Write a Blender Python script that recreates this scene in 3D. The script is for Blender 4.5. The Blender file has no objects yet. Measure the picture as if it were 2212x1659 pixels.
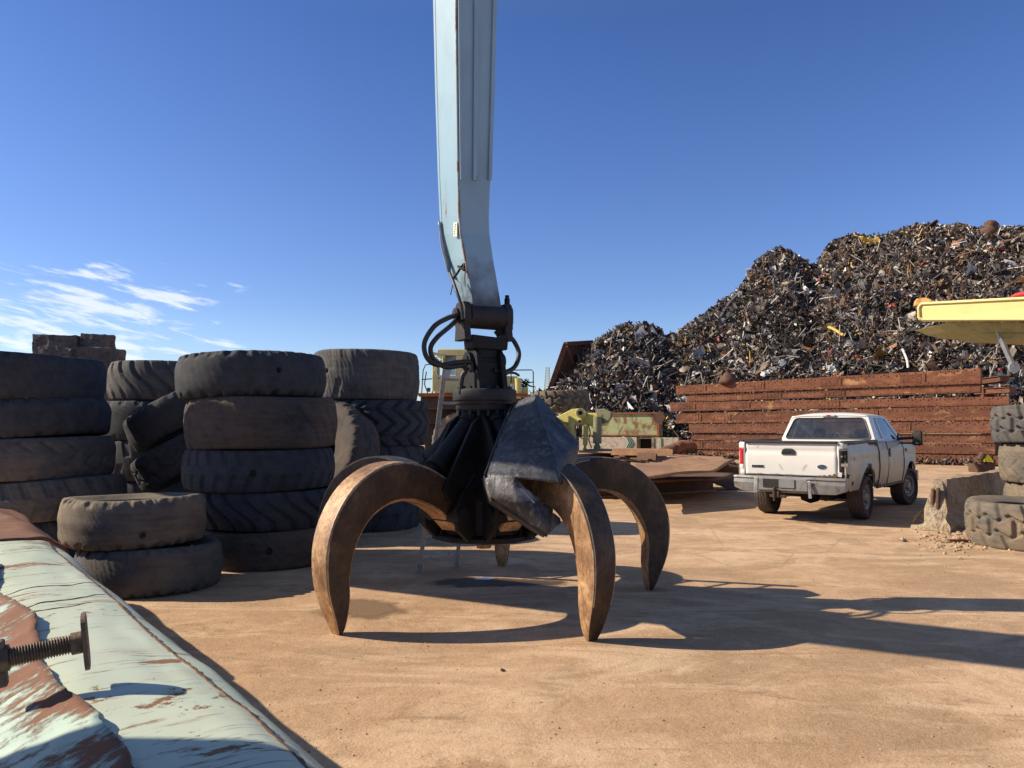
import bpy, bmesh, math, random
import numpy as np
from mathutils import Vector, Matrix, Euler, noise

R_ = math.radians
random.seed(7)
rng = np.random.default_rng(11)
SC = bpy.context.scene
COL = SC.collection
V = Vector

# ------------------------------------------------------------------ camera mapping (used to measure the photo)
FPX, CX, CY, CAMH = 1640.0, 1106.0, 829.5, 1.65
PITCH = math.atan((925 - CY) / FPX)
def ray(px, py):
    u = (px - CX) / FPX; v = (CY - py) / FPX
    return V((u, math.cos(PITCH) - v * math.sin(PITCH), math.sin(PITCH) + v * math.cos(PITCH)))
def at(px, py, Y):
    r = ray(px, py)
    return V((0, 0, CAMH)) + r * (Y / r.y)
def gnd(px, py, z=0.0):
    r = ray(px, py)
    return V((0, 0, CAMH)) + r * ((z - CAMH) / r.z)

# ------------------------------------------------------------------ mesh builder
def frame(axis):
    a = V(axis).normalized()
    h = V((0, 0, 1)) if abs(a.z) < 0.9 else V((1, 0, 0))
    u = a.cross(h).normalized()
    return u, a.cross(u).normalized(), a
def catmull(pts, n):
    pts = [V(p) for p in pts]
    P = [pts[0] * 2 - pts[1]] + pts + [pts[-1] * 2 - pts[-2]]
    out = []
    m = len(pts) - 1
    for i in range(n + 1):
        t = i / n * m; k = min(int(t), m - 1); f = t - k
        p0, p1, p2, p3 = P[k], P[k + 1], P[k + 2], P[k + 3]
        out.append(0.5 * ((2 * p1) + (p2 - p0) * f + (2 * p0 - 5 * p1 + 4 * p2 - p3) * f * f + (3 * p1 - p0 - 3 * p2 + p3) * f ** 3))
    return out
class MB:
    def __init__(s): s.v = []; s.f = []; s.m = []; s.s = []
    def add(s, vs, fs, mi=0, smooth=False):
        o = len(s.v)
        s.v += [tuple(p) for p in vs]
        for f in fs:
            s.f.append(tuple(i + o for i in f)); s.m.append(mi); s.s.append(smooth)
    def hexa(s, p, mi=0):
        s.add(p, [(0, 3, 2, 1), (4, 5, 6, 7), (0, 1, 5, 4), (1, 2, 6, 5), (2, 3, 7, 6), (3, 0, 4, 7)], mi)
    def box(s, c, sz, R=None, mi=0):
        c = V(c); h = V(sz) / 2
        p = [V((x * h.x, y * h.y, z * h.z)) for z in (-1, 1) for x, y in ((-1, -1), (1, -1), (1, 1), (-1, 1))]
        if R is not None: p = [R @ q for q in p]
        s.hexa([c + q for q in p], mi)
    def bar(s, p0, p1, w, h, up=(0, 0, 1), mi=0):
        p0 = V(p0); p1 = V(p1); a = (p1 - p0).normalized(); u = V(up)
        r = a.cross(u)
        if r.length < 1e-4: r = a.cross(V((1, 0, 0)))
        r.normalize(); u = r.cross(a).normalized()
        p = []
        for q in (p0, p1):
            for x, y in ((-1, -1), (1, -1), (1, 1), (-1, 1)): p.append(q + r * (x * w / 2) + u * (y * h / 2))
        s.hexa(p, mi)
    def cyl(s, p0, p1, r0, r1=None, n=18, caps=True, mi=0, smooth=True):
        p0 = V(p0); p1 = V(p1); r1 = r0 if r1 is None else r1
        u, w, a = frame(p1 - p0)
        vs = []
        for q, r in ((p0, r0), (p1, r1)):
            for i in range(n):
                t = 2 * math.pi * i / n
                vs.append(q + u * (r * math.cos(t)) + w * (r * math.sin(t)))
        s.add(vs, [(i, (i + 1) % n, n + (i + 1) % n, n + i) for i in range(n)], mi, smooth)
        if caps: s.add(vs[:n], [tuple(range(n))[::-1]], mi); s.add(vs[n:], [tuple(range(n))], mi)
    def tube(s, pts, r, n=8, mi=0, smooth=True, caps=True):
        pts = [V(p) for p in pts]; rs = r if isinstance(r, (list, tuple)) else [r] * len(pts)
        u = None; vs = []
        for i, p in enumerate(pts):
            a = (pts[min(i + 1, len(pts) - 1)] - pts[max(i - 1, 0)]).normalized()
            if u is None: u = frame(a)[0]
            u = (u - a * u.dot(a)).normalized(); w = a.cross(u)
            for k in range(n):
                t = 2 * math.pi * k / n
                vs.append(p + u * (rs[i] * math.cos(t)) + w * (rs[i] * math.sin(t)))
        fs = [(i * n + k, i * n + (k + 1) % n, (i + 1) * n + (k + 1) % n, (i + 1) * n + k) for i in range(len(pts) - 1) for k in range(n)]
        s.add(vs, fs, mi, smooth)
        if caps: s.add(vs[:n], [tuple(range(n))], mi); s.add(vs[-n:], [tuple(range(n))], mi)
    def prism(s, poly, o, ux, uy, th, mi=0, center=True):
        o = V(o); ux = V(ux); uy = V(uy); uz = ux.cross(uy).normalized()
        n = len(poly); a = -th / 2 if center else 0.0; b = a + th
        vs = [o + ux * x + uy * y + uz * a for x, y in poly] + [o + ux * x + uy * y + uz * b for x, y in poly]
        s.add(vs, [tuple(range(n))[::-1], tuple(range(n, 2 * n))] + [(i, (i + 1) % n, n + (i + 1) % n, n + i) for i in range(n)], mi)
    def ring(s, outer, inner, mi=0):
        n = len(outer)
        s.add(list(outer) + list(inner), [(i, (i + 1) % n, n + (i + 1) % n, n + i) for i in range(n)], mi)
    def lathe(s, prof, o, axis, n=32, mi=0, smooth=True, closed=False):
        u, w, a = frame(axis); o = V(o); vs = []; m = len(prof)
        for i in range(n):
            t = 2 * math.pi * i / n
            d = u * math.cos(t) + w * math.sin(t)
            vs += [o + d * r + a * z for r, z in prof]
        fs = [(i * m + k, ((i + 1) % n) * m + k, ((i + 1) % n) * m + (k + 1) % m, i * m + (k + 1) % m) for i in range(n) for k in range(m if closed else m - 1)]
        s.add(vs, fs, mi, smooth)
    def loft(s, secs, mi=0, smooth=False, caps=True, closed=True):
        n = len(secs[0]); vs = [p for q in secs for p in q]
        fs = [(i * n + k, i * n + (k + 1) % n, (i + 1) * n + (k + 1) % n, (i + 1) * n + k) for i in range(len(secs) - 1) for k in range(n if closed else n - 1)]
        s.add(vs, fs, mi, smooth)
        if caps: s.add(secs[0], [tuple(range(n))[::-1]], mi); s.add(secs[-1], [tuple(range(n))], mi)
    def grid(s, fn, nu, nv, mi=0, smooth=True):
        vs = [fn(i / nu, j / nv) for i in range(nu + 1) for j in range(nv + 1)]
        fs = [(i * (nv + 1) + j, (i + 1) * (nv + 1) + j, (i + 1) * (nv + 1) + j + 1, i * (nv + 1) + j + 1) for i in range(nu) for j in range(nv)]
        s.add(vs, fs, mi, smooth)
    def build(s, name, mats, parent=None, bevel=0.0, world=True, solid=0.0, weld=False, recalc=True, seg=2):
        me = bpy.data.meshes.new(name)
        vs = s.v
        if parent is not None and world:
            Mi = PM[parent.name].inverted()
            vs = [Mi @ V(p) for p in vs]
        me.from_pydata([tuple(p) for p in vs], [], s.f)
        for i, p in enumerate(me.polygons): p.material_index = s.m[i]; p.use_smooth = s.s[i]
        if recalc or weld:
            bm = bmesh.new(); bm.from_mesh(me)
            if weld: bmesh.ops.remove_doubles(bm, verts=bm.verts, dist=1e-4)
            bmesh.ops.recalc_face_normals(bm, faces=bm.faces); bm.to_mesh(me); bm.free()
        for m in (mats if isinstance(mats, (list, tuple)) else [mats]): me.materials.append(m)
        o = bpy.data.objects.new(name, me); COL.objects.link(o)
        if parent is not None: o.parent = parent
        if solid:
            md = o.modifiers.new('solid', 'SOLIDIFY'); md.thickness = solid; md.offset = -1
        if bevel:
            md = o.modifiers.new('bevel', 'BEVEL'); md.width = bevel; md.segments = seg; md.limit_method = 'ANGLE'; md.angle_limit = R_(40); md.harden_normals = False
        return o
PM = {}
def tag(o, label=None, cat=None, group=None, kind=None):
    if label: o['label'] = label
    if cat: o['category'] = cat
    if group: o['group'] = group
    if kind: o['kind'] = kind
    return o
def thing(name, label, cat, loc=(0, 0, 0), rz=0.0, group=None):
    o = bpy.data.objects.new(name, None); COL.objects.link(o)
    o.empty_display_size = 0.3
    o.location = loc; o.rotation_euler = (0, 0, rz)
    PM[o.name] = Matrix.Translation(V(loc)) @ Matrix.Rotation(rz, 4, 'Z')
    return tag(o, label, cat, group)
def nz(p, s=1.0): return noise.noise(V(p) * s)
def nzv(p, s=1.0): return noise.noise_vector(V(p) * s)

# ------------------------------------------------------------------ materials
class NT:
    def __init__(s, name):
        s.mat = bpy.data.materials.new(name); s.mat.use_nodes = True
        s.t = s.mat.node_tree; s.n = s.t.nodes; s.l = s.t.links
        s.n.clear()
        s.out = s.n.new('ShaderNodeOutputMaterial')
        s.b = s.n.new('ShaderNodeBsdfPrincipled'); s.l.new(s.b.outputs[0], s.out.inputs[0])
        tc = s.n.new('ShaderNodeTexCoord'); oi = s.n.new('ShaderNodeObjectInfo')
        ad = s.n.new('ShaderNodeVectorMath'); ad.operation = 'MULTIPLY_ADD'
        cv = s.n.new('ShaderNodeCombineXYZ')
        for k in range(3): s.l.new(oi.outputs['Random'], cv.inputs[k])
        s.l.new(cv.outputs[0], ad.inputs[0]); ad.inputs[1].default_value = (37, 53, 71); s.l.new(tc.outputs['Object'], ad.inputs[2])
        s.vec = ad.outputs[0]; s.obj = tc.outputs['Object']; s.rand = oi.outputs['Random']
    def setv(s, sock, val):
        if isinstance(val, bpy.types.NodeSocket): s.l.new(val, sock)
        elif val is not None:
            if isinstance(val, (tuple, list)) and len(val) == 3 and sock.type == 'RGBA': val = (*val, 1)
            sock.default_value = val
    def sc(s, v=(1, 1, 1), vec=None, rot=(0, 0, 0)):
        m = s.n.new('ShaderNodeMapping'); s.l.new(vec or s.vec, m.inputs[0]); m.inputs['Scale'].default_value = v; m.inputs['Rotation'].default_value = rot
        return m.outputs[0]
    def noise(s, scale, detail=4, rough=.55, vec=None, dist=0.0):
        n = s.n.new('ShaderNodeTexNoise'); s.l.new(vec or s.vec, n.inputs['Vector'])
        n.inputs['Scale'].default_value = scale; n.inputs['Detail'].default_value = detail; n.inputs['Roughness'].default_value = rough; n.inputs['Distortion'].default_value = dist
        return n.outputs['Fac']
    def vor(s, scale, vec=None, feat='F1', out='Distance', rnd=1.0):
        n = s.n.new('ShaderNodeTexVoronoi'); n.feature = feat; s.l.new(vec or s.vec, n.inputs['Vector'])
        n.inputs['Scale'].default_value = scale; n.inputs['Randomness'].default_value = rnd
        return n.outputs[out]
    def wave(s, scale, dist=4, vec=None, d='X', detail=3):
        n = s.n.new('ShaderNodeTexWave'); s.l.new(vec or s.vec, n.inputs['Vector']); n.bands_direction = d
        n.inputs['Scale'].default_value = scale; n.inputs['Distortion'].default_value = dist; n.inputs['Detail'].default_value = detail
        return n.outputs['Fac']
    def ramp(s, fac, stops, interp='LINEAR'):
        n = s.n.new('ShaderNodeValToRGB'); s.l.new(fac, n.inputs[0]); e = n.color_ramp.elements; n.color_ramp.interpolation = interp
        while len(e) < len(stops): e.new(0.5)
        for k, (p, c) in enumerate(stops):
            e[k].position = p
            if isinstance(c, (int, float)): c = (c, c, c)
            e[k].color = (*c, 1)
        return n.outputs[0]
    def mix(s, fac, a, b, mode='MIX'):
        n = s.n.new('ShaderNodeMix'); n.data_type = 'RGBA'; n.blend_type = mode
        s.setv(n.inputs[0], fac); s.setv(n.inputs[6], a); s.setv(n.inputs[7], b)
        return n.outputs[2]
    def math(s, op, a, b=None):
        n = s.n.new('ShaderNodeMath'); n.operation = op; s.setv(n.inputs[0], a); s.setv(n.inputs[1], b)
        return n.outputs[0]
    def sep(s, vec=None):
        n = s.n.new('ShaderNodeSeparateXYZ'); s.l.new(vec or s.obj, n.inputs[0]); return n.outputs
    def bump(s, h, strength=.3, dist=.02, nrm=None):
        n = s.n.new('ShaderNodeBump'); s.l.new(h, n.inputs['Height']); n.inputs['Strength'].default_value = strength; n.inputs['Distance'].default_value = dist
        if nrm: s.l.new(nrm, n.inputs['Normal'])
        return n.outputs[0]
    def done(s, col, rough=.7, metal=0.0, nrm=None, spec=None):
        s.setv(s.b.inputs['Base Color'], col); s.setv(s.b.inputs['Roughness'], rough); s.setv(s.b.inputs['Metallic'], metal)
        if nrm: s.l.new(nrm, s.b.inputs['Normal'])
        if spec is not None: s.setv(s.b.inputs['Specular IOR Level'], spec)
        return s.mat

def m_rust(name, c0, c1, c2, scale=1.0, rough=.8, metal=.15, stretch=(1, 1, 1), light=None, bump=.35):
    t = NT(name)
    v = t.sc(stretch)
    a = t.noise(1.7 * scale, 8, .65, v); b = t.noise(9 * scale, 6, .6, v); c = t.noise(45 * scale, 4, .6)
    col = t.ramp(a, [(.3, c0), (.5, c1), (.7, c2)])
    col = t.mix(t.ramp(b, [(.42, 0.), (.62, .8)]), col, c0)
    if light: col = t.mix(t.ramp(t.noise(3.1 * scale, 7, .7, v), [(.57, 0.), (.66, .85)]), col, light)
    col = t.mix(.25, col, t.ramp(c, [(.3, tuple(.4 * k for k in c1)), (.7, tuple(min(1, 1.5 * k) for k in c2))]))
    rv = t.ramp(t.rand, [(0., .78), (1., 1.18)]); col = t.mix(1.0, col, rv, 'MULTIPLY')
    h = t.math('ADD', t.math('MULTIPLY', b, .7), t.math('MULTIPLY', c, .5))
    return t.done(col, t.ramp(b, [(.3, rough - .12), (.7, min(1, rough + .1))]), metal, t.bump(h, bump, .012))
def m_paint(name, paint, rust, chip=.62, scale=1.0, stretch=(1, 1, 1), dirt=(.16, .12, .09), dirtamt=.35, rough=.45, soft=.03, bump=.15, vary=.12, spec=None):
    t = NT(name); v = t.sc(stretch)
    a = t.noise(2.2 * scale, 9, .68, v, .3); b = t.noise(6.5 * scale, 6, .6, v); c = t.noise(40 * scale, 4, .6)
    pc = t.mix(t.noise(1.1 * scale, 3), tuple(k * (1 - vary) for k in paint), tuple(min(1, k * (1 + vary)) for k in paint))
    pc = t.mix(t.ramp(b, [(.45, 0.), (.75, dirtamt)]), pc, dirt)
    rc = t.mix(t.noise(14 * scale, 4), tuple(k * .5 for k in rust), tuple(min(1, k * 1.35) for k in rust))
    msk = t.ramp(t.math('ADD', t.math('MULTIPLY', a, .75), t.math('MULTIPLY', b, .25)), [(chip - soft, 0.), (chip + soft, 1.)])
    col = t.mix(msk, pc, rc)
    h = t.math('SUBTRACT', t.math('MULTIPLY', c, .3), t.math('MULTIPLY', msk, .6))
    return t.done(col, t.mix(msk, (rough,) * 3, (.85,) * 3), 0.0, t.bump(h, bump, .01), spec)
def m_plain(name, c, rough=.6, metal=0.0, var=.15, scale=8, bump=.08, spec=None):
    t = NT(name); a = t.noise(scale, 5); b = t.noise(scale * 7, 3)
    col = t.mix(t.ramp(a, [(.3, 0.), (.7, 1.)]), tuple(k * (1 - var) for k in c), tuple(min(1, k * (1 + var)) for k in c))
    return t.done(col, t.ramp(a, [(.3, max(.05, rough - .1)), (.7, min(1, rough + .1))]), metal, t.bump(b, bump, .006), spec)

MAT = {}
def rubber(name, base, dust, amt, cover=.5):
    t = NT(name)
    a = t.noise(1.6, 7, .65); b = t.noise(7, 6, .65); c = t.noise(60, 3, .6)
    st = t.noise(3, 5, .6, t.sc((1, 1, 7)))
    col = t.ramp(b, [(.3, tuple(k * .7 for k in base)), (.7, tuple(k * 1.35 for k in base))])
    msk = t.math('MULTIPLY', t.ramp(t.math('ADD', t.math('MULTIPLY', a, .6), t.math('MULTIPLY', st, .4)), [(cover - .1, 0.), (cover + .12, 1.)]), amt)
    col = t.mix(msk, col, dust)
    crack = t.ramp(t.vor(9, feat='DISTANCE_TO_EDGE'), [(0.0, 0.), (.05, 1.)])
    h = t.math('ADD', t.math('MULTIPLY', b, .5), t.math('ADD', t.math('MULTIPLY', c, .35), t.math('MULTIPLY', crack, .12)))
    return t.done(col, .82, 0, t.bump(h, .5, .012), .25)
MAT['rub_dark'] = rubber('rubber_dark', (.037, .042, .052), (.085, .075, .067), .40, .55)
MAT['rub_brown'] = rubber('rubber_brown', (.044, .042, .044), (.14, .096, .066), .65, .50)
MAT['rub_grey'] = rubber('rubber_grey', (.070, .071, .075), (.175, .14, .105), .6, .54)
MAT['rub_dusty'] = rubber('rubber_dusty', (.085, .080, .074), (.24, .18, .12), .8, .47)
MAT['claw'] = None
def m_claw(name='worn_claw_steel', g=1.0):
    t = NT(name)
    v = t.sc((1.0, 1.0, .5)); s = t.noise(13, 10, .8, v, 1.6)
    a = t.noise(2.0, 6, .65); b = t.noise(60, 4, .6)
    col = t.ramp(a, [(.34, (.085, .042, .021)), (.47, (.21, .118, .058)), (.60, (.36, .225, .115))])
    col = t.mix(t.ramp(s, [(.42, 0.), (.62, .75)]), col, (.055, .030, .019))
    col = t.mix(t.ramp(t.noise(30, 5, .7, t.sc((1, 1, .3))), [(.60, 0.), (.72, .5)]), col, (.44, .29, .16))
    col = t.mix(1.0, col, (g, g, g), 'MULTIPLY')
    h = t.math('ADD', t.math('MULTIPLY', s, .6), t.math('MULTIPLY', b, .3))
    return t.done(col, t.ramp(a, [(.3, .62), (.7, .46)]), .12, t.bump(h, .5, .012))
MAT['claw'] = m_claw('worn_claw_steel', 1.9); MAT['claw_shaded'] = m_claw('shade_darkened_claw_steel', .30)  # bright copy for lit claw faces, shade-darkened copy for the others
MAT['grease'] = m_plain('greasy_black_steel', (.010, .0098, .011), .6, .0, .4, 5, .5, .3)
MAT['grease_grey'] = m_plain('dark_grey_steel', (.028, .027, .028), .62, .05, .4, 6, .4, .35)
MAT['hose'] = m_plain('hose_rubber', (.017, .018, .020), .5, 0, .3, 20, .1)
def m_guard():
    t = NT('scuffed_black_guard')
    s = t.noise(16, 7, .72, t.sc((1, 1, .35), None, (R_(35), R_(20), 0)), .8); a = t.noise(2.6, 6, .6); b = t.noise(70, 3)
    col = t.ramp(a, [(.32, (.016, .017, .021)), (.5, (.042, .044, .050)), (.68, (.10, .10, .108))])
    col = t.mix(t.ramp(s, [(.52, 0.), (.64, .75)]), col, (.16, .16, .17))
    p = t.sep(); sc_ = t.ramp(t.math('ADD', t.math('MULTIPLY', t.math('ABSOLUTE', t.math('SUBTRACT', p[2], 1.14)), -3.2), t.math('MULTIPLY', t.noise(5, 8, .75), 1.5)), [(.50, 0.), (.78, .8)])
    col = t.mix(sc_, col, (.30, .29, .28))
    return t.done(col, t.ramp(a, [(.3, .55), (.7, .36)]), .1, t.bump(t.math('ADD', s, t.math('MULTIPLY', b, .3)), .5, .02))
MAT['guard'] = m_guard()
MAT['boom'] = m_paint('pale_blue_boom_paint', (.255, .405, .51), (.17, .085, .045), .62, .55, (1, 1, .45), (.18, .24, .27), .4, .45, .02)
def m_boom():
    m = MAT['boom'].copy(); m.name = 'pale_blue_boom_paint_greasy_nose'; nt = m.node_tree; n = nt.nodes
    pb = [k for k in n if k.type == 'BSDF_PRINCIPLED'][0]; src = pb.inputs['Base Color'].links[0].from_socket
    tc = [k for k in n if k.type == 'TEX_COORD'][0]; sp = n.new('ShaderNodeSeparateXYZ'); nt.links.new(tc.outputs['Object'], sp.inputs[0])
    no = n.new('ShaderNodeTexNoise'); no.inputs['Scale'].default_value = 4; no.inputs['Detail'].default_value = 7; nt.links.new(tc.outputs['Object'], no.inputs['Vector'])
    ad = n.new('ShaderNodeMath'); ad.operation = 'MULTIPLY_ADD'; nt.links.new(no.outputs['Fac'], ad.inputs[0]); ad.inputs[1].default_value = .9; nt.links.new(sp.outputs[2], ad.inputs[2])
    mr = n.new('ShaderNodeMapRange'); nt.links.new(ad.outputs[0], mr.inputs[0]); mr.inputs[1].default_value = 3.25; mr.inputs[2].default_value = 3.72; mr.inputs[3].default_value = .92; mr.inputs[4].default_value = 0
    mx = n.new('ShaderNodeMix'); mx.data_type = 'RGBA'; nt.links.new(mr.outputs[0], mx.inputs[0]); nt.links.new(src, mx.inputs[6]); mx.inputs[7].default_value = (.035, .032, .032, 1)
    nt.links.new(mx.outputs[2], pb.inputs['Base Color'])
    return m
MAT['boom_nose'] = m_boom()
MAT['boom_edge'] = m_paint('chipped_boom_edge', (.30, .40, .44), (.26, .13, .06), .52, 1.6, (1, 1, .3), (.3, .22, .12), .5, .5, .03)
MAT['white_paint'] = m_paint('truck_white_paint', (.68, .665, .63), (.10, .055, .03), .735, .8, (1, 1, 1), (.42, .36, .29), .10, .28, .015, .03, .04)
MAT['black_plastic'] = m_plain('black_plastic', (.02, .02, .022), .5, 0, .2, 10, .1)
MAT['bumper'] = m_paint('dented_grey_bumper', (.21, .215, .22), (.11, .065, .04), .60, 1.3, (1, 1, 1), (.12, .09, .07), .6, .35, .05, .2)
MAT['chrome'] = m_plain('chrome', (.62, .62, .62), .22, 1.0, .06, 6, .02)
MAT['worn_edge'] = m_plain('worn_bright_edge', (.40, .30, .20), .4, .3, .4, 20, .2)
MAT['shaded_dusty_white'] = m_paint('shade_darkened_dusty_white_paint', (.41, .375, .315), (.10, .055, .03), .72, .8, (1, 1, 1), (.30, .25, .19), .55, .38, .015, .03, .06)  # truck white with side shade darkened into the colour, plus some dust
MAT['rim'] = m_plain('dusty_wheel_rim', (.30, .27, .24), .5, .4, .2, 8, .1)
MAT['red_lens'] = m_plain('red_lens', (.42, .012, .022), .18, 0, .12, 12, .02)
MAT['clear_lens'] = m_plain('clear_lens', (.62, .56, .52), .2, 0, .1, 12, .02)
MAT['black'] = m_plain('flat_black', (.012, .012, .013), .8, 0, .1, 8, .05)
MAT['interior'] = m_plain('seat_fabric', (.09, .085, .075), .9, 0, .2, 8, .1)
MAT['truck_rust'] = m_rust('flaking_rust', (.035, .02, .015), (.085, .045, .028), (.16, .085, .045), 6)
def m_glass(name, tint=(.45, .5, .5), refl=.22):
    t = NT(name)
    tr = t.n.new('ShaderNodeBsdfTransparent'); tr.inputs[0].default_value = (*tint, 1)
    gl = t.n.new('ShaderNodeBsdfGlossy'); gl.inputs['Roughness'].default_value = .05; gl.inputs[0].default_value = (.9, .9, .9, 1)
    df = t.n.new('ShaderNodeBsdfDiffuse'); t.l.new(t.ramp(t.noise(5, 6, .7), [(.4, (.10, .095, .085)), (.7, (.25, .23, .2))]), df.inputs[0])
    fr = t.n.new('ShaderNodeFresnel'); fr.inputs[0].default_value = 1.55
    m1 = t.n.new('ShaderNodeMixShader'); t.l.new(t.math('ADD', fr.outputs[0], refl * .3), m1.inputs[0]); t.l.new(tr.outputs[0], m1.inputs[1]); t.l.new(gl.outputs[0], m1.inputs[2])
    m2 = t.n.new('ShaderNodeMixShader'); t.l.new(t.ramp(t.noise(3, 6, .7), [(.35, .04), (.75, .30)]), m2.inputs[0]); t.l.new(m1.outputs[0], m2.inputs[1]); t.l.new(df.outputs[0], m2.inputs[2])
    t.l.new(m2.outputs[0], t.out.inputs[0])
    return t.mat
MAT['glass'] = m_glass('dusty_glass')
MAT['beam'] = m_rust('riveted_girder_rust', (.085, .028, .015), (.165, .056, .027), (.25, .10, .045), .5, .85, .05, (.5, .5, 1.2), (.46, .27, .12))
MAT['beam_dark'] = m_rust('old_girder_rust', (.085, .033, .02), (.15, .058, .03), (.21, .085, .042), .6, .85, .05, (.5, .5, 1.2))
MAT['plate'] = m_rust('rusty_plate', (.25, .125, .062), (.37, .205, .11), (.46, .28, .155), .5, .8, .05)
MAT['plate_dark'] = m_rust('dark_rusty_plate', (.075, .035, .022), (.12, .058, .034), (.18, .09, .05), .5, .8, .1)
MAT['yellow'] = m_paint('yellow_machine_paint', (.62, .55, .17), (.13, .07, .035), .66, .9, (1, 1, 1), (.26, .22, .12), .5, .5)
MAT['pale_yellow'] = m_paint('pale_yellow_paint', (.62, .58, .30), (.15, .08, .045), .70, .7, (1, 1, 1), (.3, .26, .16), .4, .5)
MAT['dump_yellow'] = m_paint('dump_body_paint', (.72, .60, .23), (.30, .13, .05), .74, .5, (1, 1, 1), (.45, .36, .16), .3, .45)
MAT['dull_green'] = m_paint('dull_green_yellow_paint', (.22, .22, .12), (.09, .05, .03), .64, 1.0, (1, 1, 1), (.1, .09, .07), .5, .6)
MAT['bin_green'] = m_paint('peeling_green_bin', (.38, .42, .20), (.24, .12, .05), .525, .8, (1, 1, .7), (.26, .2, .1), .5, .7, .04)
MAT['bin_cream'] = m_paint('stained_cream_bin', (.50, .43, .33), (.26, .14, .07), .58, .7, (1, 1, 1), (.34, .24, .14), .7, .7, .08)
MAT['orange_rust'] = m_rust('orange_rust', (.18, .05, .02), (.30, .10, .04), (.36, .15, .07), 1)
MAT['concrete'] = None
def m_concrete(name, c0, c1, c2):
    t = NT(name); a = t.noise(2.2, 8, .7); b = t.noise(14, 6, .65); c = t.vor(34)
    col = t.ramp(a, [(.3, c0), (.5, c1), (.7, c2)])
    col = t.mix(t.ramp(b, [(.5, 0.), (.66, .7)]), col, tuple(k * .45 for k in c0))
    h = t.math('ADD', t.math('MULTIPLY', b, .8), t.math('MULTIPLY', c, .4))
    return t.done(col, .92, 0, t.bump(h, .8, .03), .2)
MAT['concrete'] = m_concrete('weathered_concrete', (.19, .145, .10), (.34, .265, .185), (.47, .38, .275))
MAT['rubble'] = m_concrete('dark_broken_concrete', (.07, .062, .06), (.12, .105, .10), (.18, .155, .14))
def m_mint():
    t = NT('scratched_mint_tank_paint')   # object space: x across the tank, y along it
    p = t.sep()
    sw = t.noise(2.2, 9, .74, t.sc((.55, 2.6, .55)), .5)     # scratches running round the shell
    fine = t.noise(9, 8, .75, t.sc((.35, 4.2, .35)), .4)
    big = t.noise(1.5, 8, .7)
    pc = t.mix(t.noise(1.2, 4), (.43, .495, .395), (.53, .58, .46))
    far = t.math('MULTIPLY', t.ramp(t.math('ADD', t.math('MULTIPLY', p[1], .2), t.math('MULTIPLY', t.noise(3, 6), .5)), [(1.22, 0.), (1.5, 1.)]), .75)
    pc = t.mix(far, pc, (.44, .27, .13))
    m1 = t.ramp(sw, [(.575, 0.), (.61, 1.)]); m2 = t.ramp(fine, [(.585, 0.), (.64, .95)])
    m3 = t.ramp(t.math('ADD', t.math('MULTIPLY', big, .7), t.math('MULTIPLY', t.noise(12, 6, .7), .3)), [(.60, 0.), (.625, 1.)])
    msk = t.math('MAXIMUM', t.math('MAXIMUM', m1, m2), m3)
    rc = t.mix(t.noise(20, 4), (.10, .052, .03), (.27, .13, .065))
    pc = t.mix(t.ramp(t.noise(4, 6, .7, t.sc((.5, 2, .5))), [(.5, 0.), (.72, .35)]), pc, (.42, .36, .24))
    col = t.mix(msk, pc, rc)
    h = t.math('SUBTRACT', t.math('MULTIPLY', t.noise(60, 3), .12), msk)
    return t.done(col, t.mix(msk, (.48,) * 3, (.9,) * 3), 0, t.bump(h, .3, .006))
MAT['mint'] = m_mint()
def m_torn():
    t = NT('flaking_mint_on_rusty_plate'); p = t.sep()
    a = t.noise(3.2, 10, .72, t.sc((1, .7, 1)), .4); b = t.noise(11, 8, .7, t.sc((.6, 1.3, 1)))
    e = t.n.new('ShaderNodeMapRange'); t.l.new(p[0], e.inputs[0]); e.inputs[1].default_value = -.32; e.inputs[2].default_value = -.17; e.inputs[3].default_value = 0; e.inputs[4].default_value = .10
    k = t.math('ADD', t.math('ADD', t.math('MULTIPLY', a, .52), t.math('MULTIPLY', b, .48)), e.outputs[0])
    m = t.ramp(k, [(.525, 0.), (.575, 1.)])
    pc = t.mix(t.noise(2, 5), (.29, .42, .37), (.44, .54, .47)); pc = t.mix(t.ramp(b, [(.5, 0.), (.7, .4)]), pc, (.30, .27, .2))
    rc = t.mix(t.noise(9, 6, .7), (.12, .05, .03), (.25, .115, .065))
    col = t.mix(m, pc, rc); h = t.math('SUBTRACT', t.math('MULTIPLY', t.noise(50, 4), .25), m)
    return t.done(col, t.mix(m, (.55,) * 3, (.9,) * 3), 0, t.bump(h, .6, .008))
MAT['torn'] = m_torn()
MAT['mint_rust'] = m_paint('flaking_mint_on_rust', (.27, .43, .385), (.17, .075, .042), .505, 3.6, (1, .75, 1), (.2, .12, .07), .5, .6, .012, .7, .15)
MAT['brown_rust'] = m_rust('brown_tank_rust', (.13, .052, .027), (.20, .085, .043), (.27, .125, .065), 1.3, .75, .1, (.5, 2, .5))
MAT['screw'] = m_rust('dark_threaded_steel', (.07, .048, .036), (.13, .088, .062), (.21, .135, .09), 8, .6, .3)
MAT['galv'] = m_plain('galvanised_steel', (.42, .43, .44), .4, .7, .2, 5, .1)
MAT['ladder'] = m_paint('worn_ladder', (.42, .415, .40), (.13, .08, .05), .57, 6, (1, 1, .3), (.12, .1, .08), .5, .5)
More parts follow.
